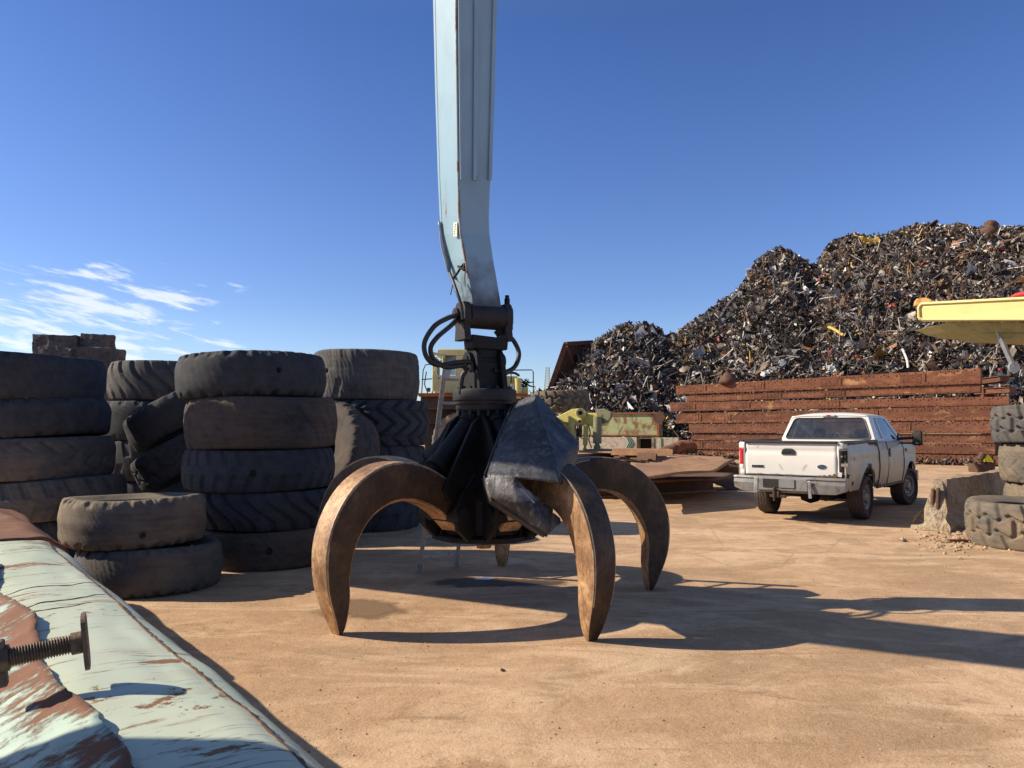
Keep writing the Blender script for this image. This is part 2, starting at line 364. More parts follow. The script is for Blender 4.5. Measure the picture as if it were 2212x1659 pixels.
def m_ground():
    t = NT('dusty_brown_ground')
    a = t.noise(.16, 7, .6); b = t.noise(.75, 8, .68, None, .8); c = t.noise(5, 7, .7); d = t.noise(70, 4, .7)
    e = t.noise(.42, 6, .6, t.sc((1, 1, 1)), 1.5)
    col = t.ramp(t.math('ADD', t.math('MULTIPLY', a, .4), t.math('MULTIPLY', b, .6)), [(.40, (.385, .24, .145)), (.5, (.505, .33, .207)), (.58, (.64, .44, .288))])
    col = t.mix(t.ramp(c, [(.42, .0), (.66, .6)]), col, (.34, .218, .13))
    col = t.mix(t.ramp(e, [(.50, 0.), (.56, .8)]), col, (.345, .225, .138))       # rough gravelly patches
    tr = t.noise(1.0, 7, .72, t.sc((.55, 1.5, 1), None, (0, 0, R_(24))), .9)
    col = t.mix(t.ramp(tr, [(.50, 0.), (.62, .7)]), col, (.68, .495, .335))      # dragged pale streaks
    tr2 = t.noise(1.6, 8, .75, t.sc((.5, 1.9, 1), None, (0, 0, R_(-31))), .8)
    col = t.mix(t.ramp(tr2, [(.56, 0.), (.63, .75)]), col, (.29, .175, .095))
    crk = t.ramp(t.vor(.55, t.sc((1, 1, 1)), 'DISTANCE_TO_EDGE'), [(0., 1.), (.012, 0.)])
    col = t.mix(t.math('MULTIPLY', crk, t.ramp(a, [(.5, 0.), (.6, .4)])), col, (.18, .12, .075))
    col = t.mix(.22, col, t.ramp(d, [(.30, (.13, .078, .042)), (.5, (.48, .31, .17)), (.70, (.86, .62, .40))]))
    peb = t.ramp(t.vor(55), [(.10, 1.), (.22, 0.)])
    pm = t.math('MULTIPLY', peb, t.ramp(t.noise(9, 3), [(.52, 0.), (.62, 1.)]))
    col = t.mix(t.math('MULTIPLY', pm, .3), col, (.17, .105, .06))
    h = t.math('ADD', t.math('MULTIPLY', c, 1.0), t.math('ADD', t.math('MULTIPLY', d, .5), t.math('ADD', t.math('MULTIPLY', pm, .5), t.math('MULTIPLY', b, 1.2))))
    return t.done(col, .95, 0, t.bump(h, .55, .03), .15)
MAT['ground'] = m_ground()
MAT['crack'] = m_plain('rusty_crack', (.15, .085, .05), .9, 0, .5, 12, .2)
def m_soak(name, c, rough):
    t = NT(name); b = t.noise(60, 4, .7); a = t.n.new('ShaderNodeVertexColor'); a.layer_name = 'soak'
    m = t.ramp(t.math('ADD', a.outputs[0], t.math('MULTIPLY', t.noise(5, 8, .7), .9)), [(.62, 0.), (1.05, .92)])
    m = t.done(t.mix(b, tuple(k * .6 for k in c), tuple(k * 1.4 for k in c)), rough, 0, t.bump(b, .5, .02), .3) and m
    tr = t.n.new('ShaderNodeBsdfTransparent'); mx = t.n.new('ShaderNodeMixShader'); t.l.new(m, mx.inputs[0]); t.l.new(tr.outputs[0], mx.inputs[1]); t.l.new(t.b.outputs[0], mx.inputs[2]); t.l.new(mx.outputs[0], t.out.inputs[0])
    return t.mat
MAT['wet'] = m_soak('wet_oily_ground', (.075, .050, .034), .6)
MAT['damp'] = m_soak('damp_ground', (.22, .14, .082), .9)
MAT['water'] = m_plain('puddle_water', (.10, .11, .12), .06, 0, .1, 3, .02, .9)
# ------------------------------------------------------------------ camera, world, sun
cam = bpy.data.cameras.new('camera'); co = bpy.data.objects.new('camera', cam); COL.objects.link(co)
co.location = (0, 0, CAMH); co.rotation_euler = (math.pi / 2 + PITCH, 0, 0)
cam.sensor_width = 36; cam.lens = 36 * FPX / 2212; cam.clip_start = .05; cam.clip_end = 6000
SC.camera = co
SUN = V((-.819, .054, .571)).normalized()
w = bpy.data.worlds.new('World'); SC.world = w; w.use_nodes = True
wn = w.node_tree.nodes; wl = w.node_tree.links; wn.clear()
wo = wn.new('ShaderNodeOutputWorld'); bg = wn.new('ShaderNodeBackground'); wl.new(bg.outputs[0], wo.inputs[0])
sky = wn.new('ShaderNodeTexSky'); sky.sky_type = 'NISHITA'; sky.sun_disc = False
sky.sun_elevation = math.asin(SUN.z); sky.sun_rotation = math.atan2(SUN.x, SUN.y)
sky.air_density = 1.0; sky.dust_density = .5; sky.ozone_density = 2.2; sky.altitude = 0
bg.inputs[1].default_value = .149
# thin streaky clouds, low in one part of the sky: noise on the sky direction projected to a cloud layer
def W(t): return wn.new(t)
tc = W('ShaderNodeTexCoord'); sp = W('ShaderNodeSeparateXYZ'); wl.new(tc.outputs['Generated'], sp.inputs[0])
def wm(op, a, b=None, clamp=False):
    n = W('ShaderNodeMath'); n.operation = op; n.use_clamp = clamp
    for k, x in enumerate((a, b)):
        if x is None: continue
        if isinstance(x, (int, float)): n.inputs[k].default_value = x
        else: wl.new(x, n.inputs[k])
    return n.outputs[0]
def smooth(x, a, b):
    n = W('ShaderNodeMapRange'); n.interpolation_type = 'SMOOTHSTEP'; wl.new(x, n.inputs[0]); n.inputs[1].default_value = a; n.inputs[2].default_value = b
    return n.outputs[0]
az = wm('ARCTAN2', sp.outputs[0], sp.outputs[1]); el = wm('ARCSINE', sp.outputs[2])
el2 = wm('ADD', el, wm('MULTIPLY', az, .16))
cb = W('ShaderNodeCombineXYZ'); wl.new(wm('MULTIPLY', az, 11.0), cb.inputs[0]); wl.new(wm('MULTIPLY', el2, 62), cb.inputs[1])
cn = W('ShaderNodeTexNoise'); wl.new(cb.outputs[0], cn.inputs['Vector']); cn.inputs['Scale'].default_value = 1.15; cn.inputs['Detail'].default_value = 9; cn.inputs['Roughness'].default_value = .62; cn.inputs['Distortion'].default_value = .35
cover = wm('MULTIPLY', wm('SUBTRACT', 1.0, smooth(el, .15, .25)), wm('SUBTRACT', 1.0, smooth(az, -.46, -.20)))
low = wm('MULTIPLY', wm('SUBTRACT', 1.0, smooth(el, .01, .10)), wm('SUBTRACT', 1.0, smooth(az, -.15, .35)))
cover = wm('MAXIMUM', cover, wm('MULTIPLY', low, .85))
fac = smooth(wm('ADD', cn.outputs[0], wm('MULTIPLY', cover, .35)), .785, .95)
fac = wm('MULTIPLY', fac, .68)
mx = W('ShaderNodeMix'); mx.data_type = 'RGBA'; wl.new(fac, mx.inputs[0])
tint = W('ShaderNodeMix'); tint.data_type = 'RGBA'; tint.blend_type = 'MULTIPLY'; tint.inputs[0].default_value = 1.0
wl.new(sky.outputs[0], tint.inputs[6]); tr_ = W('ShaderNodeValToRGB'); wl.new(wm('MULTIPLY', el, 1.0), tr_.inputs[0]); e_ = tr_.color_ramp.elements
for p_, c_ in ((.167, (.43, .505, .72)), (.50, (.285, .395, .64))): e_.new(p_).color = (*c_, 1)
e_[0].position = 0; e_[0].color = (.66, .72, .84, 1); e_[-1].position = .80; e_[-1].color = (.62, .58, .56, 1)
wl.new(tr_.outputs[0], tint.inputs[7])
wl.new(tint.outputs[2], mx.inputs[6]); mx.inputs[7].default_value = (5.0, 5.15, 5.4, 1)
wl.new(mx.outputs[2], bg.inputs[0])
sl = bpy.data.lights.new('sun', 'SUN'); so = bpy.data.objects.new('sun', sl); COL.objects.link(so)
sl.energy = 5.0; sl.angle = R_(.5); sl.color = (1, .87, .67)
so.rotation_euler = SUN.to_track_quat('Z', 'Y').to_euler(); so.location = (-20, 0, 20)
SC.view_settings.view_transform = 'Standard'; SC.view_settings.look = 'None'; SC.view_settings.exposure = .50; SC.view_settings.gamma = 1
SC.cycles.max_bounces = 6; SC.cycles.diffuse_bounces = 3; SC.cycles.transparent_max_bounces = 8
SC.cycles.use_denoising = True

# ------------------------------------------------------------------ ground
b = MB(); S = 2500
b.add([(-S, -S, 0), (S, -S, 0), (S, S, 0), (-S, S, 0)], [(0, 1, 2, 3)])
tag(b.build('ground', MAT['ground']), 'dusty brown packed dirt ground of the scrap yard', 'ground', kind='structure')
def blot(name, mat, cx, cy, rx, ry, label, cat, z=.004, seed=0, kind='structure'):
    b = MB(); n, m = 48, 8; tone = []
    for j in range(m + 1):
        for i in range(n):
            t = 2 * math.pi * i / n
            k = (1 + .35 * nz((math.cos(t) * 1.3 + seed, math.sin(t) * 1.3, seed * 1.7)) + .16 * nz((math.cos(t) * 5, math.sin(t) * 5 + seed, 2))) * max(.02, j / m)
            b.v.append((cx + rx * k * math.cos(t), cy + ry * k * math.sin(t), z)); tone.append(1 - j / m)
    for j in range(m):
        for i in range(n): b.f.append((j * n + i, (j + 1) * n + i, (j + 1) * n + (i + 1) % n, j * n + (i + 1) % n)); b.m.append(0); b.s.append(False)
    b.f.append(tuple(range(n))); b.m.append(0); b.s.append(False)
    o = b.build(name, mat)
    ca = o.data.color_attributes.new('soak', 'FLOAT_COLOR', 'POINT')
    ca.data.foreach_set('color', [x for q in tone for x in (q, q, q, 1)])
    return tag(o, label, cat, kind=kind)
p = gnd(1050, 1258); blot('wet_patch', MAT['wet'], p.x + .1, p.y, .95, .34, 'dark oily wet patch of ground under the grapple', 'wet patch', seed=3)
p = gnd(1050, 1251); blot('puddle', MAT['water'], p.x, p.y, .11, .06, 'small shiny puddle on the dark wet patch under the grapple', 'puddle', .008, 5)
p = gnd(800, 1310); blot('damp_patch', MAT['damp'], p.x - .05, p.y - .1, .55, .50, 'damp brown patch of ground behind the left front claw', 'damp patch', seed=9)

# loose stones and grit
MAT['tan_stone'] = m_plain('tan_stone', (.42, .30, .19), .9, 0, .4, 3)
b = MB()
def stone(b, p, r, mi=0):
    q = Euler((random.random() * 6, random.random() * 6, random.random() * 6)).to_matrix()
    d = [(1, 0, 0), (-1, 0, 0), (0, 1, 0), (0, -1, 0), (0, 0, 1), (0, 0, -1)]
    vs = [p + q @ (V(k) * r * random.uniform(.6, 1.2)) for k in d]
    b.add(vs, [(0, 2, 4), (2, 1, 4), (1, 3, 4), (3, 0, 4), (2, 0, 5), (1, 2, 5), (3, 1, 5), (0, 3, 5)], mi)
for i in range(2600):
    y = 3.4 + 22 * random.random() ** 1.8; x = random.uniform(-.7, .75) * y
    r = random.choice([.003, .004, .005, .006, .007]) * random.uniform(.6, 1.4) * (1 if y < 8 else 1.3)
    stone(b, V((x, y, r * .3)), r, random.choice([0, 0, 0, 1, 2]))
for i in range(420):   # crumbs round the barrier and the right-hand tyres
    q = gnd(random.gauss(2075, 45), random.gauss(1160, 16)); r = random.uniform(.008, .035)
    stone(b, V((q.x, q.y, r * .3)), r, random.choice([0, 1, 2]))
tag(b.build('gravel', [MAT['ground'], MAT['concrete'], MAT['tan_stone']]), 'scattered grit and small stones on the dirt', 'gravel', kind='stuff')
for (px, py, r, lab) in ((1950, 1170, .05, 'pale stone lying on the dirt in front of the barrier'), (1084, 1450, .016, 'small dark clod on the sunlit dirt in front of the grapple'), (1700, 1062, .05, 'brown stone on the dirt behind the pickup tailgate')):
    b = MB(); q = gnd(px, py); 
    stone(b, V((q.x, q.y, r * .5)), r); stone(b, V((q.x + r, q.y + r * .4, r * .3)), r * .6)
    tag(b.build('stone', MAT['concrete'] if r > .04 else MAT['plate_dark']), lab, 'stone')
b = MB(); q0 = gnd(2070, 1172); b.bar(q0 + V((-.14, 0, .03)), q0 + V((.16, .05, .02)), .06, .035); b.bar(q0 + V((.02, .02, .05)), q0 + V((.15, -.04, .035)), .03, .02)
tag(b.build('wood_scrap', MAT['plate_dark'], bevel=.005), 'splintered brown scrap lying on the dirt below the barrier', 'scrap')

# ------------------------------------------------------------------ tyres
def tyre_mesh(R, Wd, rin, style, n, depth, seed, holes=(), N=420, worn=.3, wob=.005, notch=0.0):
    rs = np.random.default_rng(seed)
    K = 34
    w = np.linspace(-1, 1, K)
    tr = R - .035 * R * np.abs(w) ** 3 - .012 * R * w * w; tz = w * Wd * .47
    side = np.array([(R * .925, .495), (R * .86, .50), (R * .78, .485), (rin + .10, .43), (rin + .03, .40), (rin, .37), (rin + .03, .335), (rin + .12, .36)])
    side[:, 1] *= Wd
    inner = np.array([(R * .88, .40 * Wd), (R - .075, .30 * Wd), (R - .07, 0), (R - .075, -.30 * Wd), (R * .88, -.40 * Wd)])
    low = side[::-1].copy(); low[:, 1] *= -1
    prof = np.vstack([np.stack([tr, tz], 1), side, inner, low])
    M = len(prof)
    th = np.linspace(0, 2 * np.pi, N, endpoint=False)[:, None]
    WW = np.zeros(M); WW[:K] = w; on = np.zeros(M); on[:K] = 1
    ext = np.zeros(M)                                  # grooves run on over the shoulder
    ext[K] = .75; ext[K + 1] = .25; ext[-1] = .75; ext[-2] = .25
    WW[K] = 1.02; WW[K + 1] = 1.06; WW[-1] = -1.02; WW[-2] = -1.06
    W2 = WW[None, :]; on2 = (on + ext)[None, :]
    fr = lambda x: x - np.floor(x)
    tri = lambda x: 2 * np.abs(2 * fr(x) - 1) - 1
    def dip(d, wd, s=.035): return np.clip((wd + s - np.abs(d)) / s, 0, 1)
    def cen(x): return fr(x) - .5
    ph = th * n / (2 * np.pi)
    sg = np.where(W2 >= 0, .5, 0.0)
    if style == 'lug':      g = dip(cen(ph + sg + .35 * np.abs(W2) ** 1.5), .16, .07) * np.clip((np.abs(W2) - .16) / .12, 0, 1)
    elif style == 'slant':  g = dip(cen(ph + .75 * W2 + .2 * np.sin(W2 * 3)), .12, .06)
    elif style == 'wavy':   g = dip(cen(ph + .35 * tri(W2 * .9 + .25)), .09, .07)
    elif style == 'block':
        b1 = .36 + .15 * tri(ph)
        b2 = -.36 + .15 * tri(ph + .5)
        g = np.maximum(dip(W2 - b1, .055, .05), dip(W2 - b2, .055, .05))
        midr = (W2 < b1) & (W2 > b2)
        g = np.maximum(g, np.where(midr, dip(cen(ph + .25), .09, .05), 0)); 
        g = np.maximum(g, np.where(W2 >= b1, dip(cen(ph + .75 + .35 * (W2 - .36)), .09, .05), 0))
        g = np.maximum(g, np.where(W2 <= b2, dip(cen(ph + .75 + .35 * (W2 + .36)), .09, .05), 0))
    elif style == 'chev':
        g = dip(cen(ph + .55 * tri(W2 * .75 + .5)), .10, .05)
        g = np.maximum(g, .6 * dip(np.abs(W2) - .62, .03, .04))
    else:                   g = dip(cen(ph + sg + .3 * np.abs(W2)), .13, .08) * np.clip((np.abs(W2) - .74) / .2, 0, 1)
    wear = .5 + .5 * (np.sin(th * 2 + seed) * np.cos(W2 * 2.3 + seed * 1.7) + .6 * np.sin(th * 5 + seed * 2.1 + W2 * 3)) / 1.6
    g = g * np.clip(1 - worn * wear * 1.6, .05, 1) * on2
    off = -depth * g
    if notch:
        nn = dip(cen(th * 34 / (2 * np.pi)), .2, .16) * np.clip((np.abs(W2) - .86) / .16, 0, 1) * on2
        off = off - notch * nn * (.4 + .9 * (np.sin(th * 3 + seed) > -.2))
    for (a, hw, hr) in holes:
        d = np.sqrt(((np.angle(np.exp(1j * (th - a)))) * R) ** 2 + ((W2 - hw) * Wd * .47) ** 2)
        off = off - .10 * np.clip((hr - d) / .018, 0, 1) * on[None, :]
    Rr = prof[None, :, 0] + off
    zz = np.repeat(prof[None, :, 1], N, 0)
    lump = np.zeros((N, M))
    for k in range(7):
        a, bq, c = rs.integers(1, 9), rs.uniform(1, 7), rs.uniform(0, 6.3)
        lump += np.sin(a * th + c + bq * W2) / (1 + .35 * a)
    for k in range(6):
        a, bq, c = rs.integers(25, 90), rs.uniform(5, 30), rs.uniform(0, 6.3)
        lump += .22 * np.sin(a * th + c + bq * W2)
    Rr = Rr + wob * lump * (prof[None, :, 0] > rin + .05)
    Rr = Rr * (1 + .008 * np.sin(2 * th + seed))
    zz = zz + .007 * np.sin(2 * th + seed * 3) + .004 * np.sin(3 * th + seed)
    X = np.stack([Rr * np.cos(th), Rr * np.sin(th), zz], -1).reshape(-1, 3)
    i = np.arange(N)[:, None]; j = np.arange(M)[None, :]
    f = np.stack([i * M + j, ((i + 1) % N) * M + j, ((i + 1) % N) * M + (j + 1) % M, i * M + (j + 1) % M], -1).reshape(-1, 4)
    me = bpy.data.meshes.new('tyre')
    me.vertices.add(len(X)); me.vertices.foreach_set('co', X.ravel())
    me.loops.add(f.size); me.loops.foreach_set('vertex_index', f.ravel().astype(np.int32))
    me.polygons.add(len(f)); me.polygons.foreach_set('loop_start', np.arange(0, f.size, 4, dtype=np.int32))
    me.update(calc_edges=True); me.validate()
    me.polygons.foreach_set('use_smooth', np.ones(len(me.polygons), bool))
    return me
TG = 'old earthmover tyres stacked in the yard'
def tyre(x, y, z0, z1, R, style, label, mat='rub_dark', n=22, depth=.035, seed=1, holes=(), tilt=(0, 0), rin=None, worn=.3, wob=.0035, notch=0.0, rot=0.0):
    me = tyre_mesh(R, z1 - z0, rin or R * .52, style, n, depth, seed, [(a + rot, hw, hr) for a, hw, hr in holes], worn=worn, wob=wob, notch=notch)
    me.materials.append(MAT[mat])
    o = bpy.data.objects.new('tyre', me); COL.objects.link(o)
    face = math.atan2(-y, -x)
    o.location = (x, y, (z0 + z1) / 2)
    o.rotation_euler = (Matrix.Rotation(R_(tilt[0]), 3, 'Y') @ Matrix.Rotation(R_(tilt[1]), 3, 'X') @ Matrix.Rotation(face, 3, 'Z')).to_euler()
    return tag(o, label, 'tyre', TG)
# stack beside the grapple (five high)
c5 = (-3.25, 9.67)
tyre(c5[0] - .06, c5[1], 2.02, 2.56, .915, 'bald', 'smooth bald tyre with plug hole, top of the tall stack left of the grapple', 'rub_dark', 26, .05, 21, [(.33, .12, .035)], (-1.2, 0), worn=.1, notch=.03)
tyre(c5[0] + .08, c5[1], 1.40, 2.02, .925, 'slant', 'wide brown caked tyre, second from top in the tall stack beside the grapple', 'rub_brown', 26, .018, 22, (), (-1.5, 0), worn=.6)
tyre(c5[0] + .06, c5[1], .905, 1.40, .915, 'lug', 'tyre with shallow cross grooves and round hole, middle of the tall stack beside the grapple', 'rub_dark', 30, .034, 23, [(-.09, -.1, .042)], worn=.4)
tyre(c5[0] + .17, c5[1], .445, .905, .86, 'slant', 'tyre with long slanting grooves, second from the ground in the tall stack', 'rub_dark', 22, .044, 24, worn=.25)
tyre(c5[0] + .20, c5[1] - .05, 0, .445, .84, 'bald', 'smooth bottom tyre of the tall stack, half hidden by the low pair', 'rub_brown', 24, .02, 25, [(.0, .05, .04)], worn=.5)
# low pair in front
cf = (-3.84, 8.08)
tyre(cf[0] - .14, cf[1], .455, .935, .70, 'bald', 'dusty tyre with a sunlit open top, upper of the low pair behind the mint tank', 'rub_dusty', 22, .03, 31, [(.10, -.45, .03)], (-.8, -1), worn=.1, notch=.028, rin=.40)
tyre(cf[0] + .04, cf[1], 0, .455, .71, 'bald', 'dusty tyre lying on the ground, lower of the low pair behind the mint tank', 'rub_grey', 22, .028, 32, (), worn=.2, notch=.022, rin=.40)
# stack at the left edge
c1 = (-6.43, 10.1)
tyre(c1[0], c1[1], 1.98, 2.60, .90, 'bald', 'huge smooth tyre on top of the stack at the left edge', 'rub_dark', 26, .035, 41, (), (1.6, 0), worn=.2, notch=.02)
tyre(c1[0] + .08, c1[1], 1.52, 2.0, .90, 'bald', 'tilted dark tyre with chipped shoulder, second from the top at the left edge', 'rub_dark', 24, .03, 42, (), (-3.5, 0), worn=.2, notch=.025)
tyre(c1[0] + .16, c1[1], .99, 1.52, .90, 'wavy', 'worn muddy tyre, third from the top of the stack at the left edge', 'rub_grey', 22, .022, 43, (), (-2.5, 0), worn=.7)
tyre(c1[0] + .36, c1[1], .49, 1.0, .88, 'lug', 'tyre with blocky shoulders, fourth from the top at the left edge', 'rub_grey', 22, .036, 44, (), (-2.5, 0), worn=.4)
tyre(c1[0] + .30, c1[1] + .1, 0, .50, .88, 'lug', 'bottom tyre of the left edge stack, hidden low behind the brown tank end', 'rub_dark', 22, .02, 45)
# stack behind the gap, and the two tyres leaning in it
cm = (-6.25, 13.7)
tyre(cm[0] + .05, cm[1], 2.12, 2.80, 1.0, 'slant', 'chunky tyre with deep slanting lugs topping the back stack', 'rub_grey', 22, .06, 51, (), (1, 0), worn=.35)
tyre(cm[0] - .08, cm[1], 1.45, 2.12, 1.02, 'bald', 'dark tyre with a torn sidewall under the chunky tyre of the back stack', 'rub_dark', 22, .03, 52)
tyre(cm[0], cm[1], .75, 1.45, 1.02, 'lug', 'dark lugged tyre low in the back stack, behind the leaning tyres', 'rub_dark', 22, .03, 53)
tyre(cm[0], cm[1], 0, .75, 1.02, 'lug', 'bottom tyre of the back stack, in deep shade behind the leaning tyres', 'rub_dark', 20, .03, 54)
tyre(-5.02, 11.55, 1.58, 2.10, .80, 'bald', 'leaning tyre with ragged upper edge, topmost of the slanted ones between two stacks', 'rub_dark', 22, .02, 55, (), (-28, 4), notch=.03)
tyre(-4.90, 11.55, 1.0, 1.5, .80, 'block', 'leaning tyre with rounded tread blocks, under the ragged leaning tyre', 'rub_dark', 18, .028, 56, (), (-30, 4), worn=.3)
tyre(-4.85, 11.5, .28, .80, .82, 'lug', 'lowest leaning tyre in the dark gap between the left stacks', 'rub_dark', 20, .02, 57, (), (-18, 3))
# stack behind the left claws
c6 = (-2.50, 12.96)
tyre(c6[0] + .0, c6[1], 2.11, 2.93, .90, 'lug', 'wide worn tyre with grey lumpy tread topping the stack behind the left claws', 'rub_grey', 20, .03, 61, [(-.75, .1, .03)], (1.0, 0), worn=.75, wob=.008)
tyre(c6[0] + .17, c6[1], 1.36, 2.11, .91, 'chev', 'tyre with deep zigzag tread, second from the top behind the left claws', 'rub_dark', 20, .06, 62, (), (0, 0), worn=.15)
tyre(c6[0] + .12, c6[1], .66, 1.36, .92, 'slant', 'tyre with broad worn lugs, third from the top behind the left claws', 'rub_dark', 18, .04, 63, worn=.4)
tyre(c6[0] + .05, c6[1], 0, .66, .92, 'lug', 'bottom tyre of the stack behind the left claws, lugs standing on the dirt', 'rub_dark', 18, .04, 64, worn=.3)
o = tyre(-3.12, 11.85, 1.00, 1.60, 1.04, 'lug', 'muddy tyre standing on edge between the stacks left of the grapple', 'rub_brown', 26, .03, 65, worn=.5, wob=.008, notch=.02)
o.location = (-2.94, 11.65, 1.06)
o.rotation_euler = V((-.55, -.72, .42)).to_track_quat('Z', 'Y').to_euler()
# right edge
tyre(7.44, 10.84, 0, .625, .90, 'block', 'grey block tread tyre lying by itself at the right edge beside the barrier', 'rub_dusty', 17, .055, 71, (), (0, 0), worn=.12, rin=.50)
cr = (9.14, 12.77)
tyre(cr[0] - .05, cr[1], 1.40, 2.03, .90, 'block', 'tyre with deep hexagonal blocks on top of the stack at the right edge', 'rub_grey', 17, .07, 72, worn=.05)
tyre(cr[0] + .05, cr[1], .74, 1.40, .88, 'wavy', 'worn dusty tyre in the middle of the stack at the right edge', 'rub_dusty', 20, .018, 73, worn=.5)
tyre(cr[0] + .10, cr[1], 0, .73, .87, 'lug', 'bottom tyre of the right edge stack, mostly hidden by the lying tyre', 'rub_dusty', 18, .04, 74)
# tyre lying on the yellow frame
p = at(1213, 868, 30)
o = tyre(p.x + .02, p.y + 1.3, 2.30, 3.17, 1.22, 'block', 'sunlit block tread tyre lying on the yellow loader frame before the scrap heap', 'rub_dusty', 19, .085, 75, (), (-1.5, 0), worn=.05)

# ------------------------------------------------------------------ broken concrete on top, behind the left stack
def chunk(name, c, sz, label, cat, mat, rough=.10, seed=0, rz=0.0, cuts=5, group=None, cracks=False):
    bm = bmesh.new(); bmesh.ops.create_cube(bm, size=1)
    bmesh.ops.subdivide_edges(bm, edges=bm.edges, cuts=cuts, use_grid_fill=True)
    for v in bm.verts:
        q = V((v.co.x * sz[0], v.co.y * sz[1], v.co.z * sz[2]))
        d = nzv(q * 1.4 + V((seed * 7.3, 1, 2))) * rough + nzv(q * 4.5 + V((3, seed * 3.1, 1))) * rough * .55 + nzv(q * 12 + V((3, seed * 3.1, 5))) * rough * .22
        v.co = q + d
    me = bpy.data.meshes.new(name); bm.to_mesh(me); bm.free(); me.materials.append(mat)
    o = bpy.data.objects.new(name, me); COL.objects.link(o); o.location = c; o.rotation_euler = (0, 0, rz)
    return tag(o, label, cat, group)
Yc = 16.5
def blk(x0, x1, y0, y1, lab, seed, dy=0, dep=.55, name='concrete_block', rough=.07, cuts=9, rz=.0):
    a = at(x0, y1, Yc + dy); c = at(x1, y0, Yc + dy)
    chunk(name, ((a.x + c.x) / 2, Yc + dy + dep / 2, (a.z + c.z) / 2), (c.x - a.x, dep, c.z - a.z), lab, 'concrete block', MAT['rubble'], rough, seed, rz, cuts, 'broken concrete heaped behind the left tyres')
blk(66, 166, 722, 768, 'long cracked concrete block at the left of the pile on the skyline', 1)
blk(174, 226, 719, 752, 'squarish concrete block standing at the top right of the skyline pile', 2, .1)
blk(158, 248, 753, 800, 'ragged concrete block overhanging the right end of the skyline pile', 3, -.3)
blk(80, 150, 752, 800, 'thin concrete block under the cracked one on the skyline', 4, -.4)
a = at(60, 792, Yc); c = at(225, 792, Yc)
chunk('concrete_block', ((a.x + c.x) / 2, Yc + .45, (a.z - .05) / 2), (c.x - a.x, 1.2, a.z + .05), 'massive concrete block hidden behind the left tyres, carrying the skyline pile', 'concrete block', MAT['rubble'], .10, 5, 0, 9, 'broken concrete heaped behind the left tyres')

# ------------------------------------------------------------------ jersey barrier
t = thing('concrete_barrier', 'broken concrete road barrier with rusty rebar showing at its near end', 'barrier', (6.95, 12.55, 0), R_(45))
bm = bmesh.new()
prof = [(-.30, 0), (-.30, .08), (-.17, .30), (-.10, .80), (.10, .80), (.17, .30), (.30, .08), (.30, 0)]
secs = 26; L = 4.2
rings = []
for i in range(secs + 1):
    x = L * i / secs; r = []
    dense = []
    for k in range(len(prof)):
        a = V((0, prof[k][0], prof[k][1])); c = V((0, prof[(k + 1) % len(prof)][0], prof[(k + 1) % len(prof)][1]))
        for f in (0, .33, .66): dense.append(a.lerp(c, f))
    for q in dense:
        e = max(0, 1 - x / .5)
        xx = x - .30 * (q.z < .25) * e + .25 * (q.z > .55) * e + .05 * e * nz(q * 6)
        d = nzv(V((xx, q.y, q.z)) * 3) * .02 + nzv(V((xx, q.y, q.z)) * 11) * (.012 + .022 * e)
        r.append(bm.verts.new(V((xx, q.y, q.z)) + d))
    rings.append(r)
n = len(rings[0])
for i in range(secs):
    for k in range(n): bm.faces.new((rings[i][k], rings[i][(k + 1) % n], rings[i + 1][(k + 1) % n], rings[i + 1][k]))
bm.faces.new(rings[0]); bm.faces.new(rings[-1][::-1])
bmesh.ops.triangulate(bm, faces=[f for f in bm.faces if len(f.verts) > 4])
bmesh.ops.recalc_face_normals(bm, faces=bm.faces)
me = bpy.data.meshes.new('barrier_body'); bm.to_mesh(me); bm.free(); me.materials.append(MAT['concrete'])
o = bpy.data.objects.new('barrier_body', me); COL.objects.link(o); o.parent = t
for yy, zt in ((-.02, .66), (.06, .64)):
    b = MB(); b.tube([(-.10, yy - .03, .02), (-.02, yy - .01, .3), (.10, yy, zt)], .032, 8); b.build('rebar', MAT['plate_dark'], t, world=False)
# ------------------------------------------------------------------ mint tank in the foreground (local x = across, y = along, z = up)
ax = V((-.619, .785, 0)); nx = V((.785, .619, 0))
TZ = math.atan2(ax.y, ax.x) - math.pi / 2
Rt, nc, zc = .415, .515, .490
t = thing('old_tank', 'scratched mint green steel tank lying in the foreground, rusty seam along its side', 'tank', tuple(nx * nc), TZ)
# in local coords: axis along +y, across = +x; centre at x=0,z=zc
def cylp(th, s, r=Rt, bumpy=.006):
    sn, cs = math.sin(th), math.cos(th); e_ = .70
    d = V((math.copysign(abs(sn) ** e_, sn), 0, math.copysign(abs(cs) ** e_, cs)))
    q = V((0, s, zc)) + d * r
    k = nz((th * 2, s * 1.1, 3)) * 2.6 + nz((th * 3.5, s * 2.3, 6)) * 1.4
    return q + V((sn, 0, cs)) * (bumpy * k + .0026 * nz((th * 8, s * 6, 1)))
b = MB()
b.grid(lambda u, v: cylp(R_(-40) + R_(64) * v, .7 + 5.32 * u), 120, 30)
b.build('shell', MAT['mint'], t, world=False)
b = MB()
b.grid(lambda u, v: cylp(R_(24) + R_(118) * v, .7 + 5.30 * u, Rt - .007), 120, 30)
b.build('side_plate', MAT['mint'], t, world=False)
